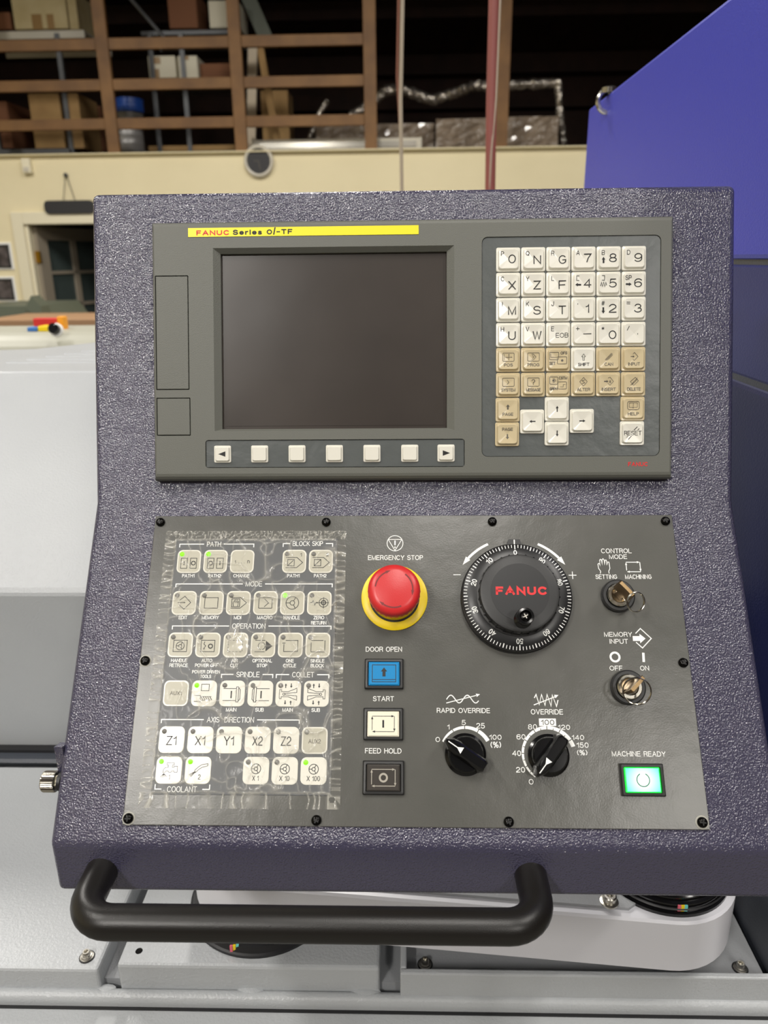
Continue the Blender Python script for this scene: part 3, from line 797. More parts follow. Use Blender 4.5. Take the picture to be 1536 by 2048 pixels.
put(MB().lathe([(58, 886), (58, 904)], 48, C1.x, C1.y).mesh('pivot_column', M['arm']), 'pivot_column', arm)
dd = (C2 - C1).normalized()
lid = stadium(C1, C2 - dd * 62, 56)
nn_ = Vector((-dd.y, dd.x))
poly = [tuple(C1 - nn_ * 57), tuple(C1 + dd * 372 - nn_ * 57 * 1.0), tuple(C1 + dd * 378 - nn_ * 50), tuple(C1 + dd * 320 - nn_ * 20), tuple(C1 + dd * 315 + nn_ * 20), tuple(C1 + dd * 340 + nn_ * 56), tuple(C1 + nn_ * 57)]
poly = [tuple(C1 - nn_ * 58), tuple(C1 + dd * 345 - nn_ * 58), tuple(C1 + dd * 352 - nn_ * 52), tuple(C1 + dd * 330 - nn_ * 30), tuple(C1 + dd * 322 + nn_ * 0), tuple(C1 + dd * 335 + nn_ * 40), tuple(C1 + nn_ * 58)]
put(MB().prism(poly, 960, 963).mesh('arm_lid', M['machine_dull']), 'arm_lid', arm, label='grey sheet lid on the arm top')
q = atz(1218, 1804, 963)
put(MB().lathe([(8, 0), (8, 1.5), (6, 2), (6, 7), (5, 8), (3, 8), (2.8, 5)], 24).mesh('screw', M['zinc']), 'screw', arm, W0, (q.x, q.y, 963))
b = MB().lathe([(61, 960), (61, 963), (58, 964), (58, 971), (55, 972), (55, 975), (51, 978), (46, 979), (30, 979)], 64, C2.x, C2.y)
sw = put(b.mesh('swivel_cap', M['black_gloss']), 'swivel_cap', arm)
put(MB().lathe([(59.5, 966), (60.5, 967), (59.5, 968)], 64, C2.x, C2.y, cap1=False).mesh('seal_ring', M['rubber']), 'seal_ring', sw)
q = atz(1360, 1808, 970)
for k, mm in enumerate(('pink', 'yellow', 'aqua')):
    put(MB().box(-1.4, 1.4, -1, 1, -3, 3).mesh('colour_mark', M[mm]), 'colour_mark', sw, W0, (C2.x - 2 + 2.8 * k, C2.y - 58.2, 968))

# ------------------------------------------------------------------ console
con = empty('control_console', (0, 0, 1080), 'purple grey machine control console with screen, keypads, dial and black handle', 'control panel')
sec = [(70.8, 1551.4), (0, 1320), (-151.6, 1121.5), (-151.6, 1080), (30, 1080), (150, 1300), (150, 1530), (90, 1551.4)]
me = MB().loft([[(x, y, z) for y, z in sec] for x in (-250.5, 250.5)]).mesh('housing', M['housing'])
hb = put(me, 'housing', con)
bv = hb.modifiers.new('edge_radius', 'BEVEL'); bv.width = .0045; bv.segments = 4; bv.limit_method = 'ANGLE'; bv.angle_limit = math.radians(25)
hb.data.polygons.foreach_set('use_smooth', [True] * len(hb.data.polygons))
hb.data.set_sharp_from_angle(angle=math.radians(60))
bv.harden_normals = False
put(MB().lathe([(42, 978), (42, 1081)], 40, C2.x, C2.y, cap1=False).mesh('mount_column', M['slate']), 'mount_column', con)
# knurled thumb screw and hinge lug on the left flank
def flank(Y, z):   # z axis pointing to -x
    return Matrix.Translation(Vector((-250.5, Y, z)) * .001) @ Matrix.Rotation(math.radians(-90), 4, 'Y')
q = aty(100, 1564, -70); 
yq = -120
qq = Vector((-257, yq, 1148.5))
b = MB()
n = 72
prof = [(4.6, 0), (4.6, 4), (7.2, 4.4), (7.5, 5.0), (7.5, 13), (7.0, 13.8), (4.4, 14)]
rings = []
for r, z in prof:
    rings.append([((r - (.35 if (k % 2 and 3.3 < z < 13.5) else 0)) * math.cos(2 * math.pi * k / n), (r - (.35 if (k % 2 and 3.3 < z < 13.5) else 0)) * math.sin(2 * math.pi * k / n), z) for k in range(n)])
b.loft(rings)
ts = put(b.mesh('thumb_screw', M['steel']), 'thumb_screw', con, flank(yq, qq.z), label='knurled nickel thumb screw')
put(MB().lathe([(6.5, -.1), (6.5, 2.4), (5.4, 2.6)], 24).mesh('spacer', M['rubber']), 'spacer', ts, flank(yq, qq.z))
qq2 = Vector((-253, -112, 1162))
put(MB().prism([(-12, -5), (12, -5), (9, 5), (-9, 5)], -1, 5).mesh('hinge_lug', M['housing']), 'hinge_lug', con, flank(-110, qq2.z))

# handle
XA, XB, RB = -216.5, 81, 11
path = []
yb, zb, ya, br = -194, 1099, -151.5, 21
path.append((XA, ya + 1, zb))
for k in range(9):
    an = math.radians(90 * k / 8)
    path.append((XA + br - br * math.cos(an), yb + br - br * math.sin(an), zb))
for k in range(1, 12): path.append((XA + br + (XB - XA - 2 * br) * k / 12, yb, zb))
for k in range(9):
    an = math.radians(90 * k / 8)
    path.append((XB - br + br * math.sin(an), yb + br - br * math.cos(an), zb))
path.append((XB, ya + 1, zb))
put(MB().tube(path, RB, 28).mesh('handle', M['handle']), 'handle', con, label='thick satin black bar handle')

# ---------------- display unit on the upper face
def loft_frame(b, rects):
    b.loft([[(x0, y0, z), (x1, y0, z), (x1, y1, z), (x0, y1, z)] for x0, x1, y0, y1, z in rects], False, False, False)
def holed_plate(outer, holes, z0, z1):
    c = bpy.data.curves.new('p', 'CURVE')
    c.dimensions = '2D'; c.fill_mode = 'BOTH'; c.extrude = (z1 - z0) / 2 * .001
    for poly in [outer] + holes:
        sp = c.splines.new('POLY'); sp.points.add(len(poly) - 1); sp.use_cyclic_u = True
        for p, (x, y) in zip(sp.points, poly): p.co = (x * .001, y * .001, 0, 1)
    o = bpy.data.objects.new('p', c)
    me = bpy.data.meshes.new_from_object(o)
    vs = [(v.co.x * 1000, v.co.y * 1000, v.co.z * 1000 + (z0 + z1) / 2) for v in me.vertices]
    fs = [tuple(p.vertices) for p in me.polygons]
    bpy.data.objects.remove(o); bpy.data.curves.remove(c); bpy.data.meshes.remove(me)
    return vs, fs
HU = 10.7
X0, X1, Y0, Y1 = -200, 200, 16.8, 216.6
ring = [(X0, X1, Y0, Y1, 0), (X0, X1, Y0, Y1, 5.5), (X0 + .5, X1 - .5, Y0 + 1.4, Y1 - .6, 8.6), (X0 + 1.4, X1 - 1.4, Y0 + 3.4, Y1 - 2.0, 10.2), (X0 + 2.4, X1 - 2.4, Y0 + 5.5, Y1 - 4, HU)]
b = MB()
loft_frame(b, ring)
outer = [(X0 + 2.4, Y0 + 5.5), (X1 - 2.4, Y0 + 5.5), (X1 - 2.4, Y1 - 4), (X0 + 2.4, Y1 - 4)]
SCO = (-152.0, 33.5, 55.2, 195.8)
holes = [[(SCO[0], SCO[2]), (SCO[1], SCO[2]), (SCO[1], SCO[3]), (SCO[0], SCO[3])],
         rrect(-59, 37.6, 200.8, 21.6, 2.2), rrect(122.3, 118.2, 135.6, 167.4, 4.6, 6),
         rrect(-184.3, 131.3, 26, 88, .6, 2), rrect(-184.0, 66.6, 26.6, 29.4, .6, 2)]
vs, fs = holed_plate(outer, holes, 6.5, HU)
b.add(vs, fs)
b.box(X0 + 1, X1 - 1, Y0 + 3, SCO[2], 5, 8.0)
b.box(X0 + 1, X1 - 1, SCO[3], Y1 - 3, 5, 8.0)
b.box(X0 + 1, SCO[0], SCO[2], SCO[3], 5, 8.0)
b.box(SCO[1], X1 - 1, SCO[2], SCO[3], 5, 8.0)
bez = put(b.mesh('display_bezel', M['unit']), 'display_bezel', con, FU, label='grey green plastic bezel of the display and keypad unit')
# card slot covers, sitting in their openings
for (cx, cy, w, h) in ((-184.3, 131.3, 24.6, 86.6), (-184.0, 66.6, 25.2, 28.0)):
    put(MB().bbox(cx - w / 2, cx + w / 2, cy - h / 2, cy + h / 2, 8, HU, .25).mesh('slot_cover', M['unit']), 'slot_cover', bez, FU)
# sloped frame round the screen
INN = (-146.9, 28.0, 57.0, 192.3)
b = MB()
loft_frame(b, [(SCO[0], SCO[1], SCO[2], SCO[3], HU), (INN[0], INN[1], INN[2], INN[3], 7.2), (INN[0], INN[1], INN[2], INN[3], 4.6)])
b.f = [tuple(f) for f in b.f]
put(b.mesh('screen_surround', M['unit']), 'screen_surround', bez, FU)
put(MB().box(INN[0] - .5, INN[1] + .5, INN[2] - .5, INN[3] + .5, 3.5, 4.8).mesh('screen', M['screen']), 'screen', bez, FU, label='dark glossy screen, switched off')
put(MB().box(INN[0] + 2.5, INN[1] - 2.5, INN[2] + 2.5, INN[3] - 4.5, 4.8, 5.0).mesh('screen_glass', M['screen']), 'screen_glass', bez, FU)
# yellow strip
ys = put(MB().box(-171, 6.4, 204.4, 211.2, HU, HU + .35).mesh('name_strip', M['yellow_label']), 'name_strip', bez, FU, label='yellow strip with red and black lettering')
def txt(parts, name, parent, fm, mt, z, pos=(0, 0, 0), label=None):
    b = MB()
    for p in parts: b.text(*p[:5], z=z, **(p[5] if len(p) > 5 else {}))
    return put(b.mesh(name, mt), name, parent, fm, pos, label=label)
def ctr(px0, px1, py0, py1, fn=PL):   # box in the picture -> centre and size on the face
    a = fn(px0, (py0 + py1) / 2); c = fn(px1, (py0 + py1) / 2); t = fn((px0 + px1) / 2, py0); u = fn((px0 + px1) / 2, py1)
    return ((a[0] + c[0]) / 2, (t[1] + u[1]) / 2, c[0] - a[0], t[1] - u[1])
B3 = {'bold': .022}
u = ctr(393, 458, 461, 475, PU)
put(MB().text('FANUC', u[0], 207.4, u[2], 3.9, HU + .4, .03).mesh('lettering', M['ink_red']), 'lettering', bez, FU, label='red lettering')
u = ctr(466, 524, 461, 475, PU); v = ctr(533, 545, 460, 475, PU); w_ = ctr(546, 552, 455, 475, PU); x_ = ctr(553, 585, 460, 474, PU)
b = MB().text('Series', u[0], 207.5, u[2], 4.0, HU + .4, .03).text('0', v[0], 207.5, v[2] * .9, 3.9, HU + .4, .03).text('-TF', x_[0], 207.6, x_[2], 3.9, HU + .4, .03)
k0 = len(b.v); b.text('i', 0, 0, .8, 5.8, HU + .4, .015, 0, .75); b.map(lambda x, y, z: (x + .2 * y + w_[0], y + 208.2, z), k0)
put(b.mesh('lettering', M['ink_black']), 'lettering', bez, FU)
put(MB().text('FANUC', *ctr(1256, 1295, 924, 932.5, PU), HU + .1, .02).mesh('lettering', M['ink_red']), 'lettering', bez, FU, label='small red lettering')

# soft key strip
put(MB().bbox(-59 - 100, -59 + 100, 37.6 - 10.4, 37.6 + 10.4, 8, 9.9, .2).mesh('soft_key_panel', M['membrane']), 'soft_key_panel', bez, FU)
kb_ = MB().loft([[(x, y, z) for x, y in rrect(0, 0, w, w, r, 4)] for w, r, z in ((13.2, 1.2, 9.6), (13.2, 1.2, 10.6), (12.4, 1, 10.9), (11.2, 1, 10.9), (10.6, 1.3, 12.0), (10.0, 1.3, 12.4))], False)
kme = kb_.mesh('soft_key', M['key_white'])
for i, x in enumerate((-146, -117.1, -88, -59, -30, -.8, 27.1)):
    k = put(kme, 'soft_key', con, FU, (x, 37.4, 0))
    if i in (0, 6):
        s_ = -1 if i == 0 else 1
        put(MB().tri((3.0 * s_, 0), (s_, 0), 5.6, 4.2, 12.45).mesh('lettering', M['ink_black']), 'lettering', k, FU, (x, 37.4, 0))
        k['label'] = 'white soft key with a black triangle pointing %s' % ('left' if i == 0 else 'right')

# keypad
put(MB().loft([[(x, y, z) for x, y in rrect(122.3, 118.2, 134.9, 166.7, 4.3, 6)] for z in (8, 9.9)]).mesh('keypad_panel', M['membrane']), 'keypad_panel', bez, FU)
def kz(x, y): return 12.35 + 1.0 * min(max(abs(x), abs(y)) / 6.2, 1)
def keymesh(m):
    rr = [[(x, y, z) for x, y in rrect(0, 0, w, w, r, 3)] for w, r, z in ((18.3, 1.4, 9.7), (18.3, 1.4, 10.9), (17.6, 1.4, 11.3), (16.0, 2.0, 11.2), (15.0, 2.2, 12.9), (14.2, 2.0, 13.35))]
    b = MB().loft(rr, False, False, False)
    n = len(rr[-1])
    base = len(b.v) - n
    b.v.append((0, 0, 12.35))
    for j in range(n): b.f.append((base + j, base + (j + 1) % n, len(b.v) - 1)); b.sm.append(False)
    return b.mesh('key', m)
KW, KB_ = keymesh(M['key_white']), keymesh(M['key_beige'])
def arrow(b, x, y, dx, dy, l, w, hw, z=0):   # block arrow with centre x, y
    d = Vector((dx, dy)); t = Vector((x, y)) + d * l / 2; hl = min(l * .45, hw * .8)
    b.ribbon([tuple(Vector((x, y)) - d * l / 2), tuple(t - d * hl)], w, z)
    b.tri(tuple(t), d, hl, hw, z)
RB_ = lambda b, x, y, w, h, lw=.35, r=.6: b.ribbon(rrect(x, y, w, h, r, 2), lw, 0, True)
def legend(kind):
    b = MB()
    if kind[0] == 'L':
        sm, lg = kind[1], kind[2]
        if sm and sm not in '[]': b.text(sm, -4.6, 3.9 if sm not in "'" else 3.5, None if len(sm) < 2 else 4.8, 3.5 if sm not in "=+'.*" else {'=': 1.6, '+': 2.8, "'": 1.1, '.': .8, '*': 2.4}[sm])
        if sm == '[': b.ribbon([(-3.6, 5.6), (-5.6, 5.6), (-5.6, 2.2), (-3.6, 2.2)], .4)
        if sm == ']': b.ribbon([(-5.6, 5.6), (-3.6, 5.6), (-3.6, 2.2), (-5.6, 2.2)], .4)
        w = {'EOB': 9.4, '-': 6.0, '.': 1.2, 'W': 6.6, 'M': 6.0, '1': 2.6}.get(lg, 5.6)
        h = {'EOB': 3.6, '-': .6, '.': 1.2}.get(lg, 6.6)
        b.text(lg, 2.7 if lg != 'EOB' else 2.6, {'-': 0, '.': -.4}.get(lg, 0 if lg in '789456123O' else -.9), w, h)
        if len(kind) > 3:
            k = kind[3]
            if k == 'w': b.ribbon([(-6.6, -2.2), (-5.9, .6), (-5.1, -2.6), (-4.2, .8), (-3.3, -2.6), (-2.5, .6), (-1.9, -1.6)], .55)
            else: arrow(b, -4.4, -1 if k in 'lr' else -1.6, *{'u': (0, 1), 'd': (0, -1), 'l': (-1, 0), 'r': (1, 0)}[k], 4.6 if k in 'lr' else 4.8, 1.3, 2.7)
    else:
        n = kind[1]
        if n in ('POS', 'PROG', 'SHIFT', 'CAN', 'INPUT', 'SYSTEM', 'MESSAGE', 'ALTER', 'INSERT', 'DELETE', 'HELP'):
            b.text(n, 0, -4.1, {'POS': 6.8, 'PROG': 9, 'SHIFT': 8.6, 'CAN': 6.6, 'INPUT': 9, 'SYSTEM': 10.6, 'MESSAGE': 11, 'ALTER': 10, 'INSERT': 10.6, 'DELETE': 10.2, 'HELP': 8.4}[n], 2.5)
        if n == 'POS': RB_(b, 0, 1.8, 8.6, 6.2); b.ribbon([(-3.2, -.6), (-3.2, 4.2)], .25); b.ribbon([(-2.6, 1.8), (2.8, 1.8)], .3); b.ribbon([(.4, -.4), (.4, 4.2)], .3); b.tri((3.2, 1.8), (1, 0), 1, .9); b.tri((.4, 4.4), (0, 1), 1, .9)
        if n in ('PROG', 'SYSTEM'): RB_(b, 0, 1.8, 8.8, 6.2); b.ribbon([(-1.4, 4), (0, 4), (2, 1.8), (0, -.4), (-1.4, -.4)] if n == 'PROG' else [(-1, 3.6), (.4, 1.8), (-1, 0)], .35)
        if n == 'PROG': b.ribbon([(-.8, 3), (.4, 1.8), (-.8, .6)], .35)
        if n == 'MESSAGE': RB_(b, 0, 1.8, 8.8, 6.2); b.text('?', 0, 1.8, 2.6, 4.4)
        if n == 'SET': RB_(b, -3.4, 2.4, 7, 5.6); b.ribbon([(-6, 4.4), (-6, 1.4), (-1.2, 1.4)], .3); RB_(b, 2.6, -.9, 7, 5.4); b.flat(circ(2.8, -1, .9, 10), 0); b.text('SET', -4.6, -3.2, 4.8, 2.4); b.text('OFS', 4, 4.6, 5.0, 2.2)
        if n == 'GRPH': RB_(b, -3.6, 2.8, 6.2, 5.4); b.ribbon([(-4.4, 4.2), (-3.2, 4.2), (-2, 2.8), (-3.2, 1.4), (-4.4, 1.4)], .3); b.flat(circ(-3.8, 2.8, .9, 8), 0); RB_(b, 2.8, -.9, 6.4, 5.4); b.ribbon([(1, -2), (3.6, -2), (3.6, -.2), (5.2, -.2)], .3); b.text('GRPH', -3.7, -3.5, 6.0, 2.2); b.text('CSTM', 3.4, 4.7, 6.4, 2.2)
        if n == 'SHIFT': b.ribbon([(-.6, -1), (-.6, 1.8), (-1.4, 1.8), (0, 3.8), (1.4, 1.8), (.6, 1.8), (.6, -1)], .3, 0, True)
        if n == 'CAN': b.ribbon([(-2.8, -.8), (2, 4.2)], .35); b.ribbon([(-2.2, -1.2), (2.6, 3.8)], .35); b.ribbon([(-1, -1), (3, 3)], .3)
        if n == 'INPUT': b.ribbon([(-.8, 3.4), (.2, 4.6), (3, 1.6), (.2, -1.4), (-.8, -.2)], .35); arrow(b, -1, 1.6, 1, 0, 3, .5, 1.6)
        if n == 'ALTER': b.ribbon([(0, 5), (2.8, 1.8), (0, -1.4), (-2.8, 1.8)], .35, 0, True); b.ribbon([(1, 3.2), (-1, 2.6), (1, 1), (-1, .4)], .35)
        if n == 'INSERT': b.ribbon([(-.6, 4.4), (1, 5), (3.6, 1.8), (1, -1), (-.6, .6)], .35); arrow(b, -1.8, 1.9, 1, 0, 3.4, .9, 2); b.text('S', 1.2, 1.6, 1.4, 2)
        if n == 'DELETE': b.ribbon([(1, 4.8), (3.4, 2.2), (0, -1.2), (-2.6, 1.6)], .35, 0, True); b.ribbon([(-2.4, -1), (2.6, 4.4)], .35); b.ribbon([(-1.6, -1), (2.6, 3.4)], .3)
        if n == 'HELP': RB_(b, 0, 2.2, 8.8, 6.2, .4, 1.2); b.ribbon([(-3, 4.2), (3, 4.2), (3, .8), (.6, .8), (0, .2), (-.6, .8), (-3, .8)], .3, 0, True); b.ribbon([(0, 4.2), (0, .4)], .3)
        if n == 'PAGEU': arrow(b, 0, 2, 0, 1, 4.0, 1.1, 2.8); b.text('PAGE', 0, -3.6, 8.2, 2.4)
        if n == 'PAGED': arrow(b, 0, -2, 0, -1, 4.0, 1.1, 2.6); b.text('PAGE', 0, 3.6, 8.2, 2.4)
        if n in 'udlr': arrow(b, 0, 0, *{'u': (0, 1), 'd': (0, -1), 'l': (-1, 0), 'r': (1, 0)}[n], 4.6, .8, 2.2)
        if n == 'RESET': b.text('RESET', 0, 0, 13.2, 3.4); b.ribbon([(.8, 2), (3.4, 4.8)], .5); b.ribbon([(3.6, 2), (4.8, 3.4)], .5); b.ribbon([(-.8, -2), (-3.4, -4.8)], .5); b.ribbon([(-3.6, -2), (-4.8, -3.4)], .35)
    b.map(lambda x, y, z: (x, y, kz(x, y) + .06))
    return b
L = lambda *a: ('L',) + a
I = lambda n: ('I', n)
KEYS = {}
grid = [[L('P', 'O'), L('Q', 'N'), L('R', 'G'), L('A', '7'), L('B', '8', 'u'), L('D', '9')],
        [L('C', 'X'), L('Y', 'Z'), L('L', 'F'), L('[', '4', 'l'), L(']', '5', 'w'), L('SP', '6', 'r')],
        [L('I', 'M'), L('K', 'S'), L('J', 'T'), L("'", '1'), L('#', '2', 'd'), L('=', '3')],
        [L('H', 'U'), L('V', 'W'), L('E', 'EOB'), L('+', '-'), L('*', '0'), L('/', '.')],
        [I('POS'), I('PROG'), I('SET'), I('SHIFT'), I('CAN'), I('INPUT')],
        [I('SYSTEM'), I('MESSAGE'), I('GRPH'), I('ALTER'), I('INSERT'), I('DELETE')]]
place = []
for r in range(6):
    for c in range(6):
        place.append((74.5 + 19 * c, 184.3 - 19 * r, grid[r][c], r < 4 or (r == 4 and c == 3)))
place += [(74.2, 70.3, I('PAGEU'), False), (73.9, 51.6, I('PAGED'), False), (92.9, 61.2, I('l'), True), (111.7, 70.6, I('u'), True), (111.7, 51.9, I('d'), True),
          (130.8, 61.4, I('r'), True), (169.2, 70.6, I('HELP'), False), (168.9, 51.9, I('RESET'), True)]
names = {'l': 'a left arrow', 'r': 'a right arrow', 'u': 'an up arrow', 'd': 'a down arrow', 'PAGEU': 'PAGE and an up arrow', 'PAGED': 'PAGE and a down arrow', 'SET': 'OFS SET', 'GRPH': 'CSTM GRPH'}
for x, y, kd, white in place:
    k = put(KW if white else KB_, 'key', con, FU, (x, y, 0))
    nm = kd[2] if kd[0] == 'L' else names.get(kd[1], kd[1])
    nm = {'-': 'a minus sign', '.': 'a decimal point'}.get(nm, nm)
    k['label'] = '%s key marked with %s' % ('white' if white else 'beige', nm)
    put(legend(kd).mesh('lettering', M['ink_black' if white else 'ink_grey']), 'lettering', k, FU, (x, y, 0))

# ---------------- operator plate on the lower face
PT = 2.0
op = put(MB().bbox(-200.6, 201.3, -236.9, -12.1, 0, PT, .5).mesh('operator_plate', M['plate']), 'operator_plate', con, FL, label='dark grey operator plate with white lettering')
def screwmesh(rh=4.0):
    b = MB().lathe([(rh, 0), (rh, 1.0), (rh * .93, 1.8), (rh * .7, 2.6), (rh * .4, 2.9), (.01, 3.0)], 24)
    return b.mesh('screw', M['black_screw'])
crossm = MB().ribbon([(-1.9, 0), (1.9, 0)], .9, 3.02).ribbon([(0, -1.9), (0, 1.9)], .9, 3.03).mesh('cross_recess', M['groove'])
wash = MB().lathe([(4.5, 0), (4.5, .2), (4.1, .25)], 24).mesh('washer', mat('dull_washer', (168, 166, 156), .5))
sme = screwmesh(3.5)
for i, (x, y) in enumerate(((-196, -17.4), (-65.9, -17.6), (62.9, -17.5), (195.6, -17.4), (-196.4, -124.7), (196.3, -125.1), (-196.5, -232.6), (-66.1, -232.8), (65.5, -232.8), (196.2, -232.1))):
    s_ = put(sme, 'screw', con, FL, (x, y, PT))
    put(crossm, 'cross_recess', s_, FL, (x, y, PT), rot=.3 + i)
    if i in (4, 6, 9): put(wash, 'washer', s_, FL, (x, y, PT - .05))

# membrane keypad and its keys
kp = put(MB().bbox(-182.4, -56.5, -217, -31.2, PT, PT + .45, .2).mesh('membrane_keypad', M['keypad']), 'membrane_keypad', con, FL, label='slate grey membrane keypad under clear film')
Z = PT + .45
def padkey(x, y, full, name_, lit, draw, dark=False):
    b = MB().loft([[(a, c, z) for a, c in rrect(0, 0, w, w * 1.0, r, 5)] for w, r, z in ((18.4, 4.0, 0), (18.3, 3.9, .35), (17.6, 3.6, .5))])
    k = put(b.mesh('key', M['key_white']), 'key', con, FL, (x, y, Z))
    k['label'] = '%s square key marked %s' % ('white' if full else 'beige grey, white edged', name_)
    z = .52
    if not full:
        put(MB().prism(rrect(0, 0, 16.4, 16.4, 3.2, 5), .5, .6).mesh('key_field', M['key_grey']), 'key_field', k, FL, (x, y, Z))
        z = .62
    if lit is not None:
        put(MB().lathe([(1.75, 0), (1.75, .35), (1.1, .7), (.01, .8)], 16).mesh('indicator_light', M['led_on' if lit else 'led_off']), 'indicator_light', k, FL, (x - 5.7, y + 5.7, Z + z - .1), label='lit green indicator' if lit else 'unlit grey indicator')
    b = MB(); draw(b)
    b.map(lambda a, c, e: (a, c, z + .05))
    if b.v: put(b.mesh('lettering', M['ink_grey' if dark else 'ink_black']), 'lettering', k, FL, (x, y, Z))
    return k
lw = .5
def rect(b, x0, y0, x1, y1, w=lw, dash=False):
    if dash:
        for (a, c) in (((x0, y0), (x1, y0)), ((x0, y1), (x1, y1)), ((x0, y0), (x0, y1)), ((x1, y0), (x1, y1))):
            n = 4
            for i in range(n):
                t0, t1 = i / n + .03, (i + .68) / n + .03
                b.ribbon([(a[0] + (c[0] - a[0]) * t0, a[1] + (c[1] - a[1]) * t0), (a[0] + (c[0] - a[0]) * t1, a[1] + (c[1] - a[1]) * t1)], w)
    else: b.ribbon([(x0, y0), (x1, y0), (x1, y1), (x0, y1)], w, 0, True)
def ring_(b, x, y, r, w=lw, n=24): b.ribbon(circ(x, y, r, n), w, 0, True)
def pipe(b, flip=False):
    f = -1 if flip else 1
    rect(b, -6 * 1, -5.5, -1.2, 2.5); rect(b, 1.2, -5.5, 6, 2.5)
    o, i = (3.6, -3.6) if not flip else (-3.6, 3.6)
    ring_(b, o, -1.4, 1.5, .7); b.ribbon([(i, -3), (i, .2)], .8)
def skip(b, n):
    b.ribbon([(-6.5, 3), (2, 3), (6.5, -1), (2, -5), (-6.5, -5)], lw); rect(b, -5, -3.6, 0, 1.4); b.ribbon([(-5, -3.6), (0, 1.4)], lw); b.text(n, 5, 5.2, 1.2 if n == '1' else 2, 2.8)
def edit(b): b.ribbon([(-3.6, 2), (.2, 5), (5, .2), (.2, -4.8), (-3.6, -1.6)], lw); b.ribbon([(-5, .2), (.4, .2)], lw); b.tri((1.2, .2), (1, 0), 1.4, 1.2)
def mem(b): rect(b, -5, -4, 5, 4)
def mdi(b): b.ribbon([(-5.6, 4), (1.5, 4), (6.2, 0), (1.5, -4), (-5.6, -4)], lw); rect(b, -5, -3, 1, 3); b.ribbon([(-3.6, -2.6), (-4, 0), (-3, 2), (-2.6, 0), (-2, 2.6), (-1.6, 0), (-.8, 2.4), (-.6, 0), (.2, 1.4), (-.4, -2.6)], lw)
def macro(b): b.ribbon([(-5, 4), (5, 4)], lw); b.ribbon([(-5, -4), (5, -4)], lw); b.ribbon([(-5, 4), (-5, -4)], lw); b.ribbon([(5, 3), (5, -4)], lw); b.ribbon([(-.8, 3), (2.4, 0), (-.8, -3)], lw)
def wheel(b, x, y, r):
    ring_(b, x, y, r); ring_(b, x, y, r * .36)
    for an in (60, 180, 300):
        c, s_ = math.cos(math.radians(an)), math.sin(math.radians(an))
        b.ribbon([(x + c * r * .36, y + s_ * r * .36), (x + c * r, y + s_ * r)], lw)
def zero(b):
    b.ribbon([(-7, .2), (-5.4, .2), (-4.6, 1.8), (-3.4, -1.6), (-2.6, .2), (-1.6, .2)], lw); b.tri((-.6, .2), (1, 0), 1.4, 1.4); ring_(b, 3.2, .2, 3.4); ring_(b, 3.2, .2, 1.6, .8); b.ribbon([(-.8, .2), (7.2, .2)], lw); b.ribbon([(3.2, -4.2), (3.2, 4.4)], lw)
def hret(b): rect(b, -5, -5, 5, 3.4); wheel(b, 0, -.8, 3)
def autoff(b): rect(b, -5, -5, 5, 3.4); b.ribbon([(-2.4, 2.4), (-3, .6), (-1.6, -.8), (-2.8, -2.6)], lw); b.tri((-3, -3.8), (-.3, -1), 1.4, 1.4); ring_(b, 2, -1, 1.5, .8)
def aircut(b): rect(b, -5.4, -5, 5.2, 3.4, .4, True)
def optstop(b):
    b.ribbon([(-6, 3.4), (1.5, 3.4)], lw); b.ribbon([(-6, -5), (1.5, -5)], lw); b.add([(2, 3.2, 0), (7, -.8, 0), (2, -4.8, 0)], [(0, 1, 2)])
    b.ribbon(arcpts(-1, -.8, 2.6, 100, 260, 10), lw); b.ribbon(arcpts(-1, -.8, 2.6, -80, 80, 10), lw)
def onecyc(b): b.ribbon([(-4.8, .6), (-4.8, -4.8), (5.4, -4.8), (5.4, 3.4), (-3.6, 3.4)], lw); b.ribbon([(-6, 1.4), (-3.8, 1.4)], lw)
def single(b): b.ribbon([(-5, 2), (-5, -5)], lw); b.ribbon([(-5, -5), (5.2, -5)], lw, 0); b.ribbon([(5.2, -4), (5.2, 3.4)], lw); b.ribbon([(-5, 3.4), (4, 3.4)], lw)
def drill(b):
    rect(b, -2.2, 1.8, 3.4, 6.4, .45); b.ribbon([(-7, -1.6), (-2.4, -1.6), (-2.4, -5.8), (-7, -5.8)], .45)
    for i in range(5): b.ribbon([(-2 + i * 1.6, -2.4), (-.4 + i * 1.6, -4.8)], .6)
    b.ribbon([(-2.4, -2.3), (5.6, -2.3)], .4); b.ribbon([(-2.4, -4.9), (4.8, -4.9)], .4)
def spind(b, f):
    n = len(b.v)
    b.ribbon([(-6.6, 3.4), (3, 3.4)], .45); b.ribbon([(-6.6, -5), (3, -5)], .45); b.ribbon([(-.6, 1.8), (-.6, -3.4)], 1.0)
    rect(b, 3, -6, 4.6, 4.6, .45); b.ribbon([(4.6, 4), (5.8, 2.6), (5.8, -4.2), (4.6, -5.4)], .45)
    b.map(lambda x, y, z: (x * f, y, z), n)
def coll(b, f):
    b.ribbon([(-6.4, 2.8), (-6.4, -3.6), (-5, -3.6), (-5, -2.2), (0, -2.2), (6.2, -4.6), (6.2, -1.6), (-2.6, -.9)], .4)
    b.ribbon([(-6.4, 2.8), (-5, 2.8), (-5, 1.4), (0, 1.4), (6.2, 3.8), (6.2, .8), (-2.6, .1)], .4); ring_(b, -3.2, -.4, .8, .4, 12)
    b.map(lambda x, y, z: (x * f, y, z))
    for x, dd_ in ((-2, 1), (2, -1)): arrow(b, x, 5.6, 0, dd_, 3.2, .7, 1.8)
    for x, dd_ in ((-2, -1), (2, 1)): arrow(b, x, -6.3, 0, dd_, 3.0, .7, 1.8)
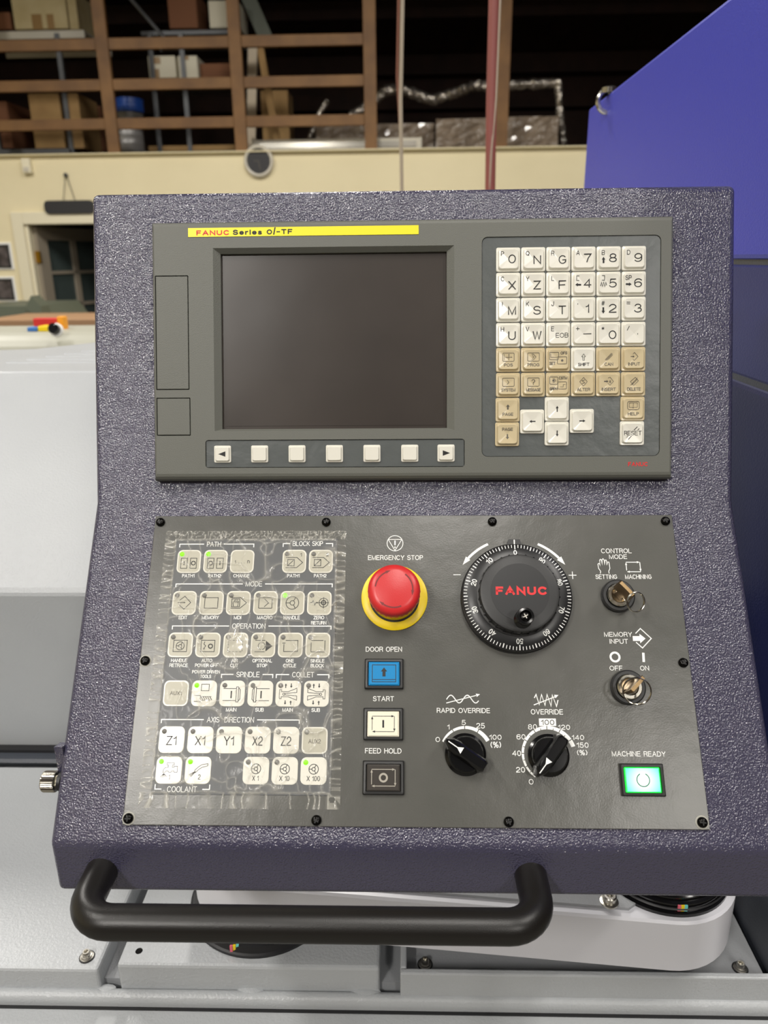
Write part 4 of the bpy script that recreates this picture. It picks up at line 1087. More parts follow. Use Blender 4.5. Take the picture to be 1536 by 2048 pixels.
def tap(b):
    b.ribbon([(-2.6, -1.6), (-4, -1.6), (-3.8, .4), (-2.6, 1.6), (-.6, 1.8), (-.6, 3.4), (-1.6, 3.4), (-1.6, 4.8), (3.6, 4.8), (3.6, 3.4), (2.4, 3.4), (2.4, 1.8), (3.6, 1.8), (3.6, 2.6), (6, 2.6), (6, -1.4), (3.8, -1.4), (3.8, -.6), (2.2, -.6), (1.8, -1.4), (0, -1.4), (-.4, -.6), (-1.8, -.6)], .35, 0, True)
    for k in range(6): b.ribbon([(-3.3, -2.2), (-5.8 + k * 1.0, -4.8 - .3 * math.sin(k))], .3)
    b.text('1', .8, -4.6, 1, 3.4)
def spray(b):
    b.ribbon([(-1.6, -1.6), (.6, .6), (3, 2), (6.8, 3), (6.8, 4.4), (2.6, 3.8), (0, 2), (-2.2, 0)], .38, 0, True)
    for k in range(4): b.ribbon([(-1.9, -.8 - .2 * k), (-6.2 + .5 * k, -3 - .5 * k)], .3)
    b.text('2', 1.4, -4.4, 1.8, 3.4)
def T_(s_, w, h, y=0): return lambda b: b.text(s_, 0, y, w, h)
XC = [-171.3, -150.7, -130.2, -109.7, -89.4, -69.1]
R = [-49.2, -81.5, -113.0, -148.0, -180.3, -200.8]
pads = [(-170.6, R[0], 0, 'PATH1', True, lambda b: pipe(b)), (-150.1, R[0], 0, 'PATH2', True, lambda b: pipe(b, True)), (-129.5, R[0], 0, 'CHANGE', None, lambda b: (b.text('1', -5.2, -.4, .9, 2.6), b.text('...', -.4, -1.4, 4.4, .5), b.text('n', 5, -.4, 1.9, 2.4))),
        (-89.4, R[0], 0, 'PATH1 block skip', False, lambda b: skip(b, '1')), (-69, R[0], 0, 'PATH2 block skip', False, lambda b: skip(b, '2'))]
for x, n, l, d_ in zip(XC, ('EDIT', 'MEMORY', 'MDI', 'MACRO', 'HANDLE', 'ZERO RETURN'), (0, 0, 0, 0, 1, 0), (edit, mem, mdi, macro, lambda b: wheel(b, 0, 0, 4.8), zero)): pads.append((x, R[1], 0, n, bool(l), d_))
for x, n, d_ in zip(XC, ('HANDLE RETRACE', 'AUTO POWER OFF', 'AIR CUT', 'OPTIONAL STOP', 'ONE CYCLE', 'SINGLE BLOCK'), (hret, autoff, aircut, optstop, onecyc, single)): pads.append((x, R[2], 0, n, False, d_))
for x, n, l, d_, fl in zip(XC, ('AUX1', 'POWER DRIVEN TOOLS', 'SPINDLE MAIN', 'SPINDLE SUB', 'COLLET MAIN', 'COLLET SUB'), (None, True, False, False, False, False),
                           (T_('AUX1', 8.6, 2.8), drill, lambda b: spind(b, 1), lambda b: spind(b, -1), lambda b: coll(b, 1), lambda b: coll(b, -1)), (0, 1, 1, 1, 1, 1)): pads.append((x, R[3], fl, n, l, d_))
for x, n, fl in zip(XC, ('Z1', 'X1', 'Y1', 'X2', 'Z2', 'AUX2'), (1, 1, 1, 1, 1, 0)): pads.append((x, R[4], fl, n, False, T_(n, 7.4 if fl else 8.8, 6.4 if fl else 3, -.6)))
pads += [(XC[0], R[5], 1, '1 under COOLANT', True, tap), (XC[1], R[5], 1, '2 under COOLANT', True, spray)]
for x, n, w, l in ((XC[3], 'X 1', 4.6, False), (XC[4], 'X 10', 7.2, False), (XC[5], 'X 100', 9.4, True)):
    pads.append((x, R[5], 1, n, l, (lambda n, w: lambda b: (wheel(b, 0, 1.2, 3.3), b.text(n, 0, -5, w, 3.4)))(n, w)))
for x, y, full, n, l, d_ in pads:
    padkey(x, y, full, n, l, d_, dark=(n.startswith('AUX')))
# white captions on the keypad
def cap(parent, items, m='ink_white', z=PT + .1, bold=.0, label=None):
    b = MB()
    for it in items:
        if isinstance(it[0], str): b.text(it[0], *it[1:5], z, bold, *(it[5:] if len(it) > 5 else ()))
        else: b.ribbon(it[0], it[1], z)
    return put(b.mesh('lettering', M[m]), 'lettering', parent, FL, label=label)
ZK = Z + .1
def bracket(x0, x1, y, t0, t1, drop=2.6, w=.75):
    return [([(x0, y - drop), (x0, y), (t0, y)], w), ([(t1, y), (x1, y), (x1, y - drop)], w)]
for word, x0, x1, y, wd_ in (('PATH', -179, -121.4, -35.3, 11), ('BLOCK SKIP', -98.6, -60.4, -35.0, 23.4), ('MODE', -179, -59.8, -66.8, 12.6), ('OPERATION', -178.6, -59.8, -98.9, 25), ('SPINDLE', -139, -101.4, -134.4, 17), ('COLLET', -98.8, -60.4, -134.4, 16), ('AXIS  DIRECTION', -180, -80.6, -166.4, 34)):
    c = {'PATH': -152.4, 'BLOCK SKIP': -79.6, 'MODE': -119.4, 'OPERATION': -121.3, 'SPINDLE': -119.6, 'COLLET': -79.2, 'AXIS  DIRECTION': -130.2}[word]
    cap(kp, bracket(x0, x1, y, c - wd_ / 2 - 2.2, c + wd_ / 2 + 2.2) + [(word, c, y, wd_, 3.9)], z=ZK)
cap(kp, [([(-180, -210.2), (-180, -213.4), (-175.4, -213.4)], .75), ([(-146.6, -213.4), (-141.6, -213.4), (-141.6, -210.2)], .75), ('COOLANT', -160.9, -213.4, 21, 3.9)], z=ZK)
def cap2(x, y, rows, hh=2.7, st=3.9):
    cap(kp, [(t, x, y - st * i, w, hh) for i, (t, w) in enumerate(rows)], z=ZK)
y1 = R[0] - 11.2
for x, t, w in ((-170.2, 'PATH1', 9.6), (-150, 'PATH2', 9.6), (-129.4, 'CHANGE', 12.4), (-89.6, 'PATH1', 9.6), (-69.2, 'PATH2', 9.6)): cap2(x, y1, [(t, w)])
y2 = R[1] - 11
for x, rws in zip(XC, ([('EDIT', 6.6)], [('MEMORY', 13)], [('MDI', 5.6)], [('MACRO', 11.6)], [('HANDLE', 12.2)], [('ZERO', 8), ('RETURN', 11.4)])): cap2(x, y2, rws)
y3 = R[2] - 11.4
for x, rws in zip(XC, ([('HANDLE', 12), ('RETRACE', 13.6)], [('AUTO', 8), ('POWER OFF', 17)], [('AIR', 4.6), ('CUT', 6)], [('OPTIONAL', 14.6), ('STOP', 7.6)], [('ONE', 6), ('CYCLE', 9.6)], [('SINGLE', 10.4), ('BLOCK', 9.8)])): cap2(x, y3, rws, 2.6, 3.5)
cap2(-150.6, -132.6, [('POWER DRIVEN', 20.6), ('TOOLS', 8.2)], 2.5, 3.3)
y4 = R[3] - 11.4
for x, t, w in ((XC[2], 'MAIN', 7.6), (XC[3], 'SUB', 6.2), (XC[4], 'MAIN', 7.6), (XC[5], 'SUB', 6.2)): cap2(x, y4, [(t, w)])

# ---------------- printing on the plate
def pcap(t, px0, px1, py0, py1, bold=.004, **k):
    c = ctr(px0, px1, py0, py1)
    return cap(op, [(t, c[0], c[1], c[2], c[3])], bold=bold, **k)
for t in (('EMERGENCY STOP', 736, 846, 1110.5, 1120), ('DOOR OPEN', 731.5, 804, 1293.5, 1303.5), ('START', 746, 788, 1392.5, 1402.5), ('FEED HOLD', 730, 803, 1496.5, 1507),
          ('RAPID OVERRIDE', 873.5, 980, 1416, 1426), ('OVERRIDE', 1061.5, 1126, 1418.5, 1429), ('MACHINE READY', 1223.5, 1331, 1502.5, 1513), ('CONTROL', 1202, 1263, 1097, 1106.5),
          ('MODE', 1218, 1254, 1109, 1118), ('SETTING', 1191, 1234, 1149, 1158), ('MACHINING', 1250, 1303, 1149, 1158), ('MEMORY', 1208, 1264, 1264, 1273.5), ('INPUT', 1219, 1256, 1278, 1287.5),
          ('OFF', 1219, 1245, 1331.5, 1341), ('ON', 1280, 1298, 1331.5, 1341),
          ('0', 871, 880, 1474, 1484), ('1', 894.5, 899, 1449, 1459), ('5', 923, 931.5, 1440, 1450), ('25', 952.5, 969.5, 1446, 1457), ('100', 978.5, 1003, 1469.5, 1479.5), ('(%)', 981, 1002, 1483, 1496),
          ('0', 1057.5, 1067, 1558, 1569), ('20', 1032, 1050, 1534, 1545), ('40', 1024.5, 1042, 1501, 1512), ('60', 1033, 1051, 1468.5, 1479), ('80', 1056, 1074, 1448.5, 1459), ('120', 1116, 1140, 1449.5, 1459.5),
          ('140', 1143.5, 1168, 1470, 1480), ('150', 1153, 1177, 1485, 1495.5), ('(%)', 1154, 1174.5, 1499.5, 1511)):
    pcap(*t)
c = ctr(1078, 1112, 1437, 1452)
put(MB().box(c[0] - c[2] / 2, c[0] + c[2] / 2, c[1] - c[3] / 2, c[1] + c[3] / 2, PT, PT + .08).mesh('lettering', M['ink_white']), 'lettering', op, FL, label='white box round the figure')
c = ctr(1082, 1108.5, 1439.5, 1450)
cap(op, [('100', *c)], 'ink_black', PT + .14, .004)
def pl(pts): return [PL(*p) for p in pts]
# emergency stop sign
b = MB()
c0 = PL(790, 1086.5)
b.ribbon(circ(c0[0], c0[1], 6.1, 40), .55, 0, True)
b.ribbon([(c0[0] - 5.2, c0[1] + 3), (c0[0] + 5.2, c0[1] + 3), (c0[0], c0[1] - 5.8)], .5, 0, True)
b.ribbon([(c0[0], c0[1] + 2.2), (c0[0], c0[1] - 1.6)], 1.0); b.flat(circ(c0[0], c0[1] - 3.2, .6, 10), 0)
b.map(lambda x, y, z: (x, y, PT + .1)); put(b.mesh('lettering', M['ink_white']), 'lettering', op, FL)
# handwheel direction arrows, minus and plus
DC = (77.9, -78.1)
def sym(b):
    b.map(lambda x, y, z: (x, y, PT + .1))
    put(b.mesh('lettering', M['ink_white']), 'lettering', op, FL)
b = MB()
for s_ in (1, -1):
    arc = arcpts(0, 0, 46.6, 90 + 24 * s_ * 1.0, 90 + s_ * 48, 14)
    b.ribbon(arc, 1.9); e = arc[-1]; dr = Vector((-math.sin(math.radians(90 + 50 * s_)) * s_, math.cos(math.radians(90 + 50 * s_)) * s_))
    tip = (e[0] + dr.x * 6.5, e[1] + dr.y * 6.5); b.tri(tip, dr, 6.8, 4.4)
    b.map(lambda x, y, z: (x + DC[0], y + DC[1], 0)); sym(b); b = MB()
m0, p0 = PL(914, 1149.5), PL(1145, 1150.5)
b.ribbon([(m0[0] - 2.8, m0[1]), (m0[0] + 2.8, m0[1])], .6, PT + .1); sym(b); b = MB(); b.ribbon([(p0[0] - 2.9, p0[1]), (p0[0] + 2.9, p0[1])], .6, PT + .1); b.ribbon([(p0[0], p0[1] - 2.9), (p0[0], p0[1] + 2.9)], .6, PT + .11)
sym(b)
# hand symbol, cycle symbol
b = MB()
h0 = PL(1209, 1133)
hand = [(-3.6, -5.2), (-3.2, -3.6), (-4.6, -1.4), (-4.8, 1.8), (-4.0, 2.4), (-3.4, 1.6), (-3.2, .6), (-3.3, 4.6), (-2.6, 5.4), (-1.9, 4.6), (-1.6, 1.2), (-1.4, 5.2), (-.6, 5.8), (.1, 5), (.2, 1.4), (.8, 4.6), (1.5, 4.9), (1.9, 4.1), (1.8, 1.2), (2.8, 3.4), (3.6, 3.2), (3.7, 2.2), (3.9, -1.4), (2.8, -3.6), (3, -5.2)]
b.ribbon([(x * 1.0 + h0[0], y * 1.05 + h0[1]) for x, y in hand], .55); sym(b); b = MB()
def cyc(b, x, y, w, h, lw_, a):
    b.ribbon([(x - w / 2, y - h / 2 + 1), (x - w / 2, y + h / 2 - a)], lw_); b.tri((x - w / 2, y + h / 2), (0, 1), a * 1.3, a)
    b.ribbon([(x - w / 2, y + h / 2), (x + w / 2 - a, y + h / 2)], lw_); b.tri((x + w / 2, y + h / 2), (1, 0), a * 1.3, a)
    b.ribbon([(x + w / 2, y + h / 2), (x + w / 2, y - h / 2 + a)], lw_); b.tri((x + w / 2, y - h / 2), (0, -1), a * 1.3, a)
    b.ribbon([(x + w / 2, y - h / 2), (x - w / 2 + a, y - h / 2)], lw_); b.tri((x - w / 2, y - h / 2), (-1, 0), a * 1.3, a)
c0 = PL(1266.5, 1134)
cyc(b, c0[0], c0[1], 10.4, 7.4, .6, 1.7); sym(b); b = MB()
# memory input symbol
b.ribbon(pl([(1271, 1267), (1280.5, 1257), (1302.5, 1277), (1285, 1296), (1272, 1284.5)]), .7)
a0, a1 = PL(1265.5, 1277), PL(1291, 1277)
arrow(b, (a0[0] + a1[0]) / 2, a0[1], 1, 0, a1[0] - a0[0], 3.6, 7.0); sym(b); b = MB()
o0 = PL(1230, 1314); b.ribbon(circ(o0[0], o0[1], 3.2, 28), 1.5, 0, True); sym(b); b = MB()
b.ribbon(pl([(1286.5, 1305.5), (1287.5, 1324)]), 1.8); sym(b); b = MB()
# rapid override wave with arrow, override zigzag with arrow
w0 = PL(893, 1398)
pts = []
for k in range(33):
    t = k / 32
    pts.append((w0[0] + t * 23.0, w0[1] + 2.7 * math.sin(-.1 + t * math.pi * 3.9)))
b.ribbon(pts, .7)
b.ribbon(pl([(892.5, 1406), (952, 1391)]), .6); tp = PL(960, 1388.5); b.tri(tp, (1, .28), 2.8, 2.4); sym(b); b = MB()
z0_ = [(1068.5, 1396), (1072, 1389), (1078.5, 1409), (1083, 1389), (1090, 1411), (1094, 1389), (1102, 1412), (1104.5, 1390), (1113, 1413), (1116, 1400)]
b.ribbon(pl(z0_), .75); b.ribbon(pl([(1067.5, 1410), (1110, 1393.5)]), .7); b.tri(PL(1117, 1390), (1, .4), 3, 2.6); sym(b); b = MB()
# override scales
def scale(b, cx, cy, r0, r1, marks, t0, t1, minor=()):
    for i in range(len(marks) - 1):
        a, c = marks[i] - .9 * (1 if i else 0), marks[i + 1] + .9 * (1 if i < len(marks) - 2 else 0)
        n = 8
        for k in range(n):
            q0, q1 = a + (c - a) * k / n, a + (c - a) * (k + 1) / n
            f0 = (marks[0] - q0) / (marks[0] - marks[-1]); f1 = (marks[0] - q1) / (marks[0] - marks[-1])
            w0_, w1_ = t0 + (t1 - t0) * f0, t0 + (t1 - t0) * f1
            V = []
            for q, ww in ((q0, w0_), (q1, w1_)):
                for r in (r0, r0 + ww):
                    V.append((cx + r * math.cos(math.radians(q)), cy + r * math.sin(math.radians(q)), 0))
            b.add(V, [(0, 2, 3, 1)])
scale(b, 37.3, -188.9, 17.0, 0, (152, 118, 90, 59, 29), 1.3, 2.8); sym(b); b = MB()
mk = [236 - 29.2 * i for i in range(8)] + [236 - 29.2 * 7.5]
scale(b, 95.3, -188.9, 17.0, 0, mk, 1.2, 2.9)
b.map(lambda x, y, z: (x, y, PT + .1))
put(b.mesh('lettering', M['ink_white']), 'lettering', op, FL)
b = MB()
for i in range(7):
    an = math.radians(236 - 29.2 * (i + .5)); b.ribbon([(95.3 + 16.9 * math.cos(an), -188.9 + 16.9 * math.sin(an)), (95.3 + 18.1 * math.cos(an), -188.9 + 18.1 * math.sin(an))], .5, PT + .16)
put(b.mesh('lettering', M['plate']), 'lettering', op, FL, label='small dark notches in the white scale')

# ---------------- emergency stop
EC = (-12.7, -77.3)
es = put(MB().lathe([(18.6, 21.5), (18.9, 24), (18.9, 27.5), (18.3, 30), (16.5, 31.6), (13, 32.3), (.01, 32.6)], 64, cap0=True).mesh('emergency_stop_button', M['red']), 'emergency_stop_button', con, FL, (*EC, 0), label='red mushroom emergency stop button on a yellow ring')
put(MB().lathe([(24.8, PT), (24.8, 3.4), (24.4, 3.7), (18.6, 3.8)], 64).mesh('yellow_ring', M['yellow']), 'yellow_ring', es, FL, (*EC, 0), label='flat yellow ring')
put(MB().lathe([(18.8, 3.8), (18.8, 4.3), (17.9, 4.4)], 48).mesh('gasket', M['groove']), 'gasket', es, FL, (*EC, 0), label='black gasket')
put(MB().lathe([(17.4, 4), (17.4, 17), (17.0, 21.6)], 48).mesh('collar', M['yellow']), 'collar', es, FL, (*EC, 0), label='yellow collar')
n = 90
b = MB().loft([[((r + (.35 if k % 3 == 0 else 0)) * math.cos(2 * math.pi * k / n), (r + (.35 if k % 3 == 0 else 0)) * math.sin(2 * math.pi * k / n), z) for k in range(n)] for r, z in ((17.8, 20.8), (18.8, 21.4), (18.9, 24))], False)
put(b.mesh('grip_ridge', M['red']), 'grip_ridge', es, FL, (*EC, 0))
for a0 in (95, -25, 215):
    b = MB()
    arc = arcpts(0, 0, 13.4, a0 + 78, a0 + 18, 14)
    b.ribbon(arc, 1.0); an = math.radians(a0 + 18); b.tri((13.4 * math.cos(an) + 3.0 * math.sin(an), 13.4 * math.sin(an) - 3.0 * math.cos(an)), (math.sin(an), -math.cos(an)), 3.6, 2.2)
    b.map(lambda x, y, z: (x, y, 32.35 + .2 * (1 - ((x * x + y * y) / 200))))
    put(b.mesh('arrow_mark', M['red_dark']), 'arrow_mark', es, FL, (*EC, 0), label='dark red curved arrow')

# ---------------- square push buttons
def pushbutton(pxr, label, facemat, draw, ink, lit=False):
    c = ctr(*pxr)
    w, h = c[2], c[3]
    b = MB()
    rr = [[(x, y, z) for x, y in rrect(0, 0, a, d_, .8, 2)] for a, d_, z in ((w, h, PT), (w, h, PT + 2.0), (w - 1.6, h - 1.6, PT + 3.2), (w - 4.2, h - 4.2, PT + 3.4), (w - 5.0, h - 5.0, PT + 2.6), (w - 5.0, h - 5.0, PT + .3))]
    b.loft(rr, False, False, True)
    o = put(b.mesh('push_button', M['black']), 'push_button', con, FL, (c[0], c[1], 0), label=label)
    fw, fh = w - 7.2, h - 6.2
    put(MB().bbox(-fw / 2 - .7, fw / 2 + .7, -fh / 2 - .6, fh / 2 + .6, PT + .2, PT + 3.0, .5).mesh('cap_edge', M['lit_edge'] if lit else facemat), 'cap_edge', o, FL, (c[0], c[1], 0))
    put(MB().bbox(-fw / 2, fw / 2, -fh / 2, fh / 2, 0, .5, .3).mesh('lens', facemat), 'lens', o, FL, (c[0], c[1], PT + 3.0))
    b = MB(); draw(b, fw, fh)
    b.map(lambda x, y, z: (x, y, PT + 3.56))
    put(b.mesh('lettering', ink), 'lettering', o, FL, (c[0], c[1], 0))
def d_door(b, w, h):
    b.ribbon([(-w / 2 + 2, h / 2 - 1.6), (-w / 2 + 2, -h / 2 + 2), (w / 2 - 2, -h / 2 + 2), (w / 2 - 2, h / 2 - 1.6)], .5, 0, True)
    b.ribbon([(-w / 2 + 2, -h / 2 + 3.6), (w / 2 - 2, -h / 2 + 3.6)], .5); arrow(b, 0, 1.2, 0, 1, 6.4, 2.2, 4.6)
def d_start(b, w, h): cyc(b, 0, 0, w - 5.4, h - 5.6, .4, 1.6); b.ribbon([(0, -2.6), (0, 2.6)], 1.3)
def d_hold(b, w, h): cyc(b, 0, 0, w - 5.4, h - 5.6, .5, 1.6); b.ribbon(circ(0, 0, 2.5, 24), 1.3, 0, True)
def d_ready(b, w, h): b.ribbon(arcpts(0, 0, 4.3, 115, 425, 26), .6)
M['ink_hold'] = mat('pale_grey_ink', (168, 162, 150), .5)
M['ink_green'] = mat('dark_green_ink', (10, 96, 60), .5)
pushbutton((729.5, 807, 1318, 1379), 'blue door open push button in a black frame', M['btn_blue'], d_door, M['ink_black'])
pushbutton((727, 806.5, 1416, 1481), 'ivory start push button in a black frame', M['btn_white'], d_start, M['ink_black'])
pushbutton((725.5, 808.5, 1521, 1590), 'dark feed hold push button in a black frame', M['btn_dark'], d_hold, M['ink_hold'])
pushbutton((1240, 1327, 1527, 1593), 'glowing green machine ready lamp button in a black frame', M['lit_face'], d_ready, M['ink_green'], True)

# ---------------- hand wheel
hw = put(MB().lathe([(41.2, PT), (41.2, 4.5), (40.6, 5), (40.6, 9.6), (39.6, 10.6), (30.5, 12.2), (29.5, 12.2)], 96).mesh('hand_wheel', M['dial']), 'hand_wheel', con, FL, (*DC, 0), label='black hand wheel dial with a white scale')
b = MB()
for k in range(100):
    an = math.radians(90 + 3.6 * k); r0 = 36.4 if k % 10 == 0 else (37.0 if k % 5 == 0 else 37.6)
    b.ribbon([(39.5 * math.cos(an), 39.5 * math.sin(an)), ((r0 - .6) * math.cos(an), (r0 - .6) * math.sin(an))], .75 if k % 5 == 0 else .5)
for k in range(10):
    an = math.radians(90 + 36 * k); t = str(10 * k)
    b.text(t, 33.2 * math.cos(an), 33.2 * math.sin(an), 5.0 if k else 2.6, 3.9, 0, .012, math.radians(36 * k))
b.map(lambda x, y, z: (x, y, 10.6 + (39.6 - math.hypot(x, y)) * .176 + .12))
put(b.mesh('lettering', M['ink_white']), 'lettering', hw, FL, (*DC, 0), label='white scale marks and figures')
b = MB().prism([(-6.4, 37), (6.4, 37), (4.2, 44.2), (-4.2, 44.2)], PT, 9.8)
put(b.mesh('index_tab', M['dial']), 'index_tab', hw, FL, (*DC, 0))
put(MB().ribbon([(0, 39), (0, 43.8)], .9, 9.9).mesh('index_line', M['ink_white']), 'index_line', hw, FL, (*DC, 0), label='white index line')
hb2 = put(MB().lathe([(30, 12), (30, 13.5), (28.6, 14), (28.9, 22), (28.2, 23.6), (26.5, 24.2), (.01, 24.3)], 72).mesh('dial_hub', M['black']), 'dial_hub', hw, FL, (*DC, 0), label='matt black hub')
n = 48
b = MB()
for k in range(30):
    an = math.radians(12 * k)
    b.box(-.5, .5, 0, 0.9, 13.6, 22.4)
    m = len(b.v) - 8
    b.map(lambda x, y, z: (x * math.cos(an) + (28.4 + y) * math.sin(an), -x * math.sin(an) + (28.4 + y) * math.cos(an), z), m)
put(b.mesh('grip_ribs', M['black_gloss']), 'grip_ribs', hw, FL, (*DC, 0))
put(MB().lathe([(21, 24.3), (21, 24.5), (.01, 24.5)], 56).mesh('hub_disc', M['dial']), 'hub_disc', hw, FL, (DC[0], DC[1] + .5, 0))
c = ctr(991.5, 1093, 1173, 1190, lambda x, y: PL(x, y, 24.6))
put(MB().text('FANUC', c[0], c[1], c[2], c[3], 24.62, .035).mesh('lettering', M['ink_red']), 'lettering', hw, FL, label='red lettering')
kc = PL(1051, 1232, 38)
b = MB().lathe([(6.4, 24.2), (6.4, 26), (4.6, 28), (4.6, 32), (6, 34), (6.1, 38), (5.6, 39), (4.1, 39.2), (3.9, 36.5)], 32)
put(b.mesh('crank_grip', M['black_gloss']), 'crank_grip', hw, FL, (kc[0], kc[1], 0), label='small glossy black crank grip')
put(MB().lathe([(3.7, 36.4), (3.7, 37.2), (2.4, 38), (.01, 38.2)], 20).mesh('crank_screw', M['black_screw']), 'crank_screw', hw, FL, (kc[0], kc[1], 0))
put(MB().ribbon([(-1.8, 0), (1.8, 0)], .7, 38.25).ribbon([(0, -1.8), (0, 1.8)], .7, 38.26).mesh('cross_recess', M['zinc']), 'cross_recess', hw, FL, (kc[0], kc[1], 0), rot=.5)

# ---------------- rotary knobs
def rotary(cx, cy, ang, label):
    b = MB().lathe([(14.4, PT), (14.4, 3.2), (12.6, 4.2), (12.2, 9.4), (11.2, 10.6), (.01, 10.8)], 56)
    o = put(b.mesh('rotary_knob', M['black_gloss']), 'rotary_knob', con, FL, (cx, cy, 0), label=label)
    out = [(-15.5, -3.6), (-13.5, -5.2), (8, -5.6), (12.6, -4.6), (17.6, -1.2), (17.6, 1.2), (12.6, 4.6), (8, 5.6), (-13.5, 5.2), (-15.5, 3.6)]
    b = MB().loft([[(x * s_, y * t_, z) for x, y in out] for s_, t_, z in ((.97, 1.12, 4.2), (1, 1.05, 8), (.98, .86, 15), (.94, .70, 17.2), (.88, .5, 18))], False)
    put(b.mesh('knob_bar', M['black_gloss']), 'knob_bar', o, FL, (cx, cy, 0), ang)
    put(MB().ribbon([(5.4, 0), (15.2, 0)], .7, 18.1).add([(4.0, 2.4, 18.12), (4.0, -2.4, 18.12), (8.4, 0, 18.12)], [(0, 1, 2)]).mesh('pointer_mark', M['ink_white']), 'pointer_mark', o, FL, (cx, cy, 0), ang, label='white pointer mark')
rotary(37.3, -189.2, math.radians(146), 'black rotary knob pointing at 0 on the rapid scale')
rotary(95.3, -189.4, math.radians(231), 'black rotary knob pointing at 0 on the long override scale')

# ---------------- key switches and their keys
def keyswitch(cx, cy, label):
    o = put(MB().lathe([(12.4, PT), (12.2, 5.2), (11.2, 6.2), (9.2, 6.2), (8.8, 5)], 48).mesh('key_switch', M['black']), 'key_switch', con, FL, (cx, cy, 0), label=label)
    put(MB().lathe([(8.8, 4.5), (8.8, 8.6), (8.2, 9.2), (6.2, 9.2), (5.6, 8.2), (4.6, 8.0)], 40).mesh('lock_cylinder', M['steel']), 'lock_cylinder', o, FL, (cx, cy, 0), label='shiny lock cylinder')
    return o
def keything(cx, cy, ang, ring_c, ring_r, ring_n, label):
    root = empty('switch_key', tuple((FL @ (Vector((cx, cy, 8)) * .001)) * 1000), label, 'key')
    b = MB()
    b.bbox(-3, 3, -1, 1, 7.8, 13, .2)
    pr = [(-6.2, 12), (6.2, 12), (7.2, 14), (7.2, 26), (6.2, 28), (2, 28.6), (-6.2, 28), (-7.2, 26), (-7.2, 14)]
    b.loft([[(x, y, z) for x, z in pr] for y in (-1.2, -.9, .9, 1.2)], False)
    put(b.mesh('key_bow', M['brass']), 'key_bow', root, FL, (cx, cy, 0), ang)
    c = Vector(ring_c); n = Vector(ring_n).normalized(); u = n.orthogonal().normalized(); v = n.cross(u)
    rb = MB()
    for off in (-.45, .45):
        rb.tube([tuple(c + n * off + (u * math.cos(2 * math.pi * k / 36) + v * math.sin(2 * math.pi * k / 36)) * ring_r) for k in range(37)], .5, 8)
    put(rb.mesh('split_ring', M['steel']), 'split_ring', root, FL, label='thin steel split ring')
k1 = (153.6, -76.2); k2 = (154.6, -142.8)
keyswitch(*k1, 'black rimmed key switch under CONTROL MODE')
keyswitch(*k2, 'black rimmed key switch under MEMORY INPUT')
c1 = PL(1272.5, 1203.5, 26); c2 = PL(1274.5, 1382, 25)
keything(*k1, math.radians(-50), (c1[0], c1[1], 25), 7.0, (.35, -.35, 1), 'nickel key with a small split ring in the upper key switch')
keything(*k2, math.radians(46), (c2[0], c2[1], 24), 9.3, (-.2, -.4, 1), 'nickel key with a wider split ring in the lower key switch')

# ------------------------------------------------------------------ clear wrinkled film over the membrane keypad
def vnoise(x, y, seed):
    rs = np.random.RandomState(seed)
    T = rs.rand(128, 128) * 2 - 1
    xi, yi = np.floor(x).astype(int), np.floor(y).astype(int)
    fx, fy = x - xi, y - yi
    fx = fx * fx * (3 - 2 * fx); fy = fy * fy * (3 - 2 * fy)
    g = lambda a, c: T[(xi + a) % 128, (yi + c) % 128]
    return (g(0, 0) * (1 - fx) + g(1, 0) * fx) * (1 - fy) + (g(0, 1) * (1 - fx) + g(1, 1) * fx) * fy
FX0, FX1, FY0, FY1 = -190.6, -50.0, -225.8, -24.6
nx, ny = 235, 335
gx, gy = np.meshgrid(np.linspace(FX0, FX1, nx), np.linspace(FY0, FY1, ny))
IX0, IX1, IY0, IY1 = -182.4, -57.0, -215.5, -31.8
dl, dr_, db, dt = gx - IX0, IX1 - gx, gy - IY0, IY1 - gy
inside = np.minimum(np.minimum(dl, dr_), np.minimum(db, dt))
wx = gx + 3 * vnoise(gx * .09, gy * .09, 1); wy = gy + 3 * vnoise(gx * .09 + 9, gy * .09, 2)
def ridge(a, p): return np.clip(1 - np.abs(a) * 2.2, 0, 1) ** p
r1 = ridge(vnoise(wx * .06, wy * .07, 3), 4)
r2 = ridge(vnoise(wx * .12 + 5, wy * .10, 4), 5)
r3 = ridge(vnoise(wx * .3, wy * .28, 5), 2)
interior = 1.5 * r1 * (.4 + .6 * (vnoise(gx * .04, gy * .04, 6) > -.1)) + .8 * r2 + .1 * r3
# puckers square to the edge in the stuck margin
lr = (np.minimum(dl, dr_) < np.minimum(db, dt))
s_ = np.where(lr, gy + 1.5 * vnoise(gx * .15, gy * .1, 7), gx + 1.5 * vnoise(gx * .1, gy * .15, 8))
dens = np.where(dt < 0, .75, np.where(db < 0, .24, .42))
off = np.where(lr & (dl < dr_), 31.0, np.where(lr, 57.0, np.where(dt < 0, 83.0, 7.0)))
pk_ = ridge(vnoise(s_ * dens + off, np.where(lr, gx, gy) * np.where(dt < 0, .5, .05) + off, 9), 1.6)
margin = pk_ * .8
lip = np.exp(-((inside) / .9) ** 2) * (.5 + .5 * vnoise(gx * .3, gy * .3, 10))
tt = np.clip((inside + 1.0) / 2.5, 0, 1)
base = PT + .15 + tt * 1.15
hgt = base + (1 - tt) * margin + tt * (interior * .95) + lip * .9
h_edge = np.minimum(np.minimum(gx - FX0, FX1 - gx), np.minimum(gy - FY0, FY1 - gy))
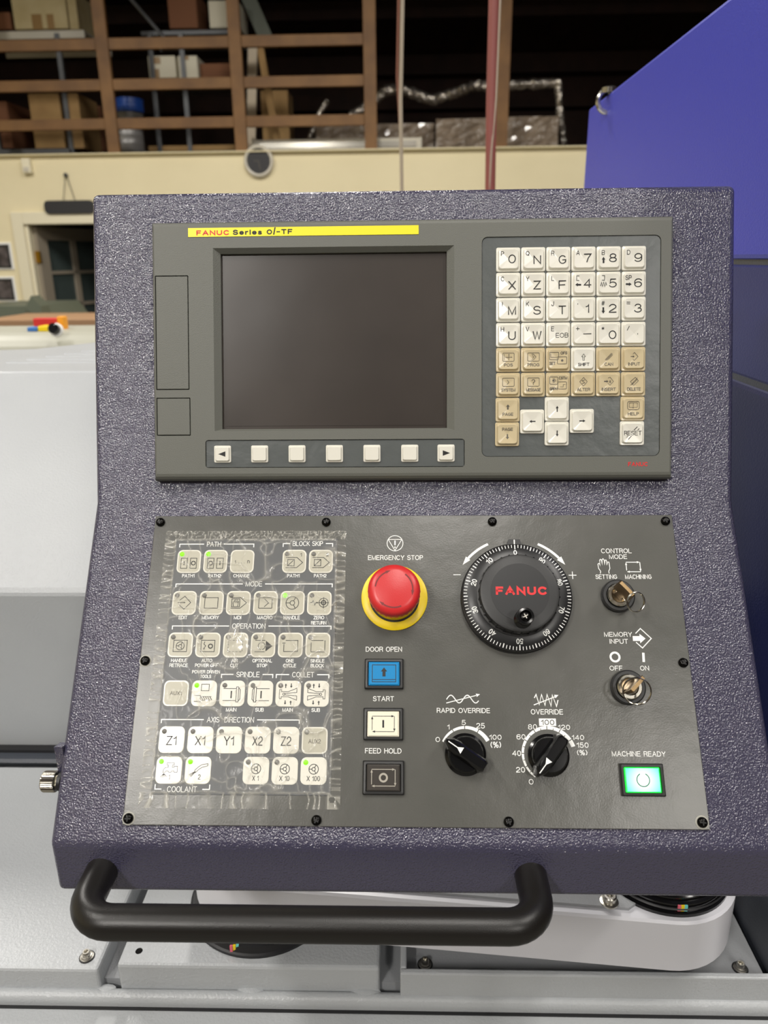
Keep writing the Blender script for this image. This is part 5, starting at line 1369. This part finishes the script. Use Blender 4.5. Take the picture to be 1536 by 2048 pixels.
crease = np.clip((1 - tt) * (pk_ ** 1.2) * 1.0 + tt * (.6 * r1 * (vnoise(gx * .04, gy * .04, 6) > -.1) + .5 * r2 + .05 * r3) + .9 * np.clip(lip, 0, 1), 0, 1)
holes_ = [(-184.4, -30.7), (-56.0, -30.9), (-55.7, -219.7), (-185.3, -218.3)]
keep = np.ones_like(gx, bool)
V = np.stack([gx, gy, hgt], -1).reshape(-1, 3) * .001
idx = np.arange(nx * ny).reshape(ny, nx)
F = np.stack([idx[:-1, :-1], idx[:-1, 1:], idx[1:, 1:], idx[1:, :-1]], -1).reshape(-1, 4)
fc = V[F].mean(1) * 1000
ok = np.ones(len(F), bool)
for hx, hy in holes_: ok &= np.hypot(fc[:, 0] - hx, fc[:, 1] - hy) > 2.0
F = F[ok]
me = bpy.data.meshes.new('protective_film')
me.from_pydata(V.tolist(), [], F.tolist())
at = me.attributes.new('crease', 'FLOAT', 'POINT')
at.data.foreach_set('value', crease.reshape(-1).astype(np.float32))
me.polygons.foreach_set('use_smooth', [True] * len(me.polygons))
fm_ = bpy.data.materials.new('clear_wrinkled_film'); fm_.use_nodes = True
nt = fm_.node_tree; nt.nodes.clear()
out = nt.nodes.new('ShaderNodeOutputMaterial'); mix = nt.nodes.new('ShaderNodeMixShader'); tr = nt.nodes.new('ShaderNodeBsdfTransparent')
pb = nt.nodes.new('ShaderNodeBsdfPrincipled'); pb.inputs['Base Color'].default_value = rgb((225, 222, 210)); pb.inputs['Roughness'].default_value = .12; pb.inputs['Specular IOR Level'].default_value = 1.0
an_ = nt.nodes.new('ShaderNodeAttribute'); an_.attribute_name = 'crease'
mp = nt.nodes.new('ShaderNodeMapRange'); mp.inputs[3].default_value = .02; mp.inputs[4].default_value = .5
nt.links.new(an_.outputs['Fac'], mp.inputs[0]); nt.links.new(mp.outputs[0], mix.inputs[0])
nt.links.new(tr.outputs[0], mix.inputs[1]); nt.links.new(pb.outputs[0], mix.inputs[2]); nt.links.new(mix.outputs[0], out.inputs[0])
me.materials.append(fm_)
film = put(me, 'protective_film', None, FL)
tag(film, 'clear wrinkled protective film stuck over the square key pad', 'film')
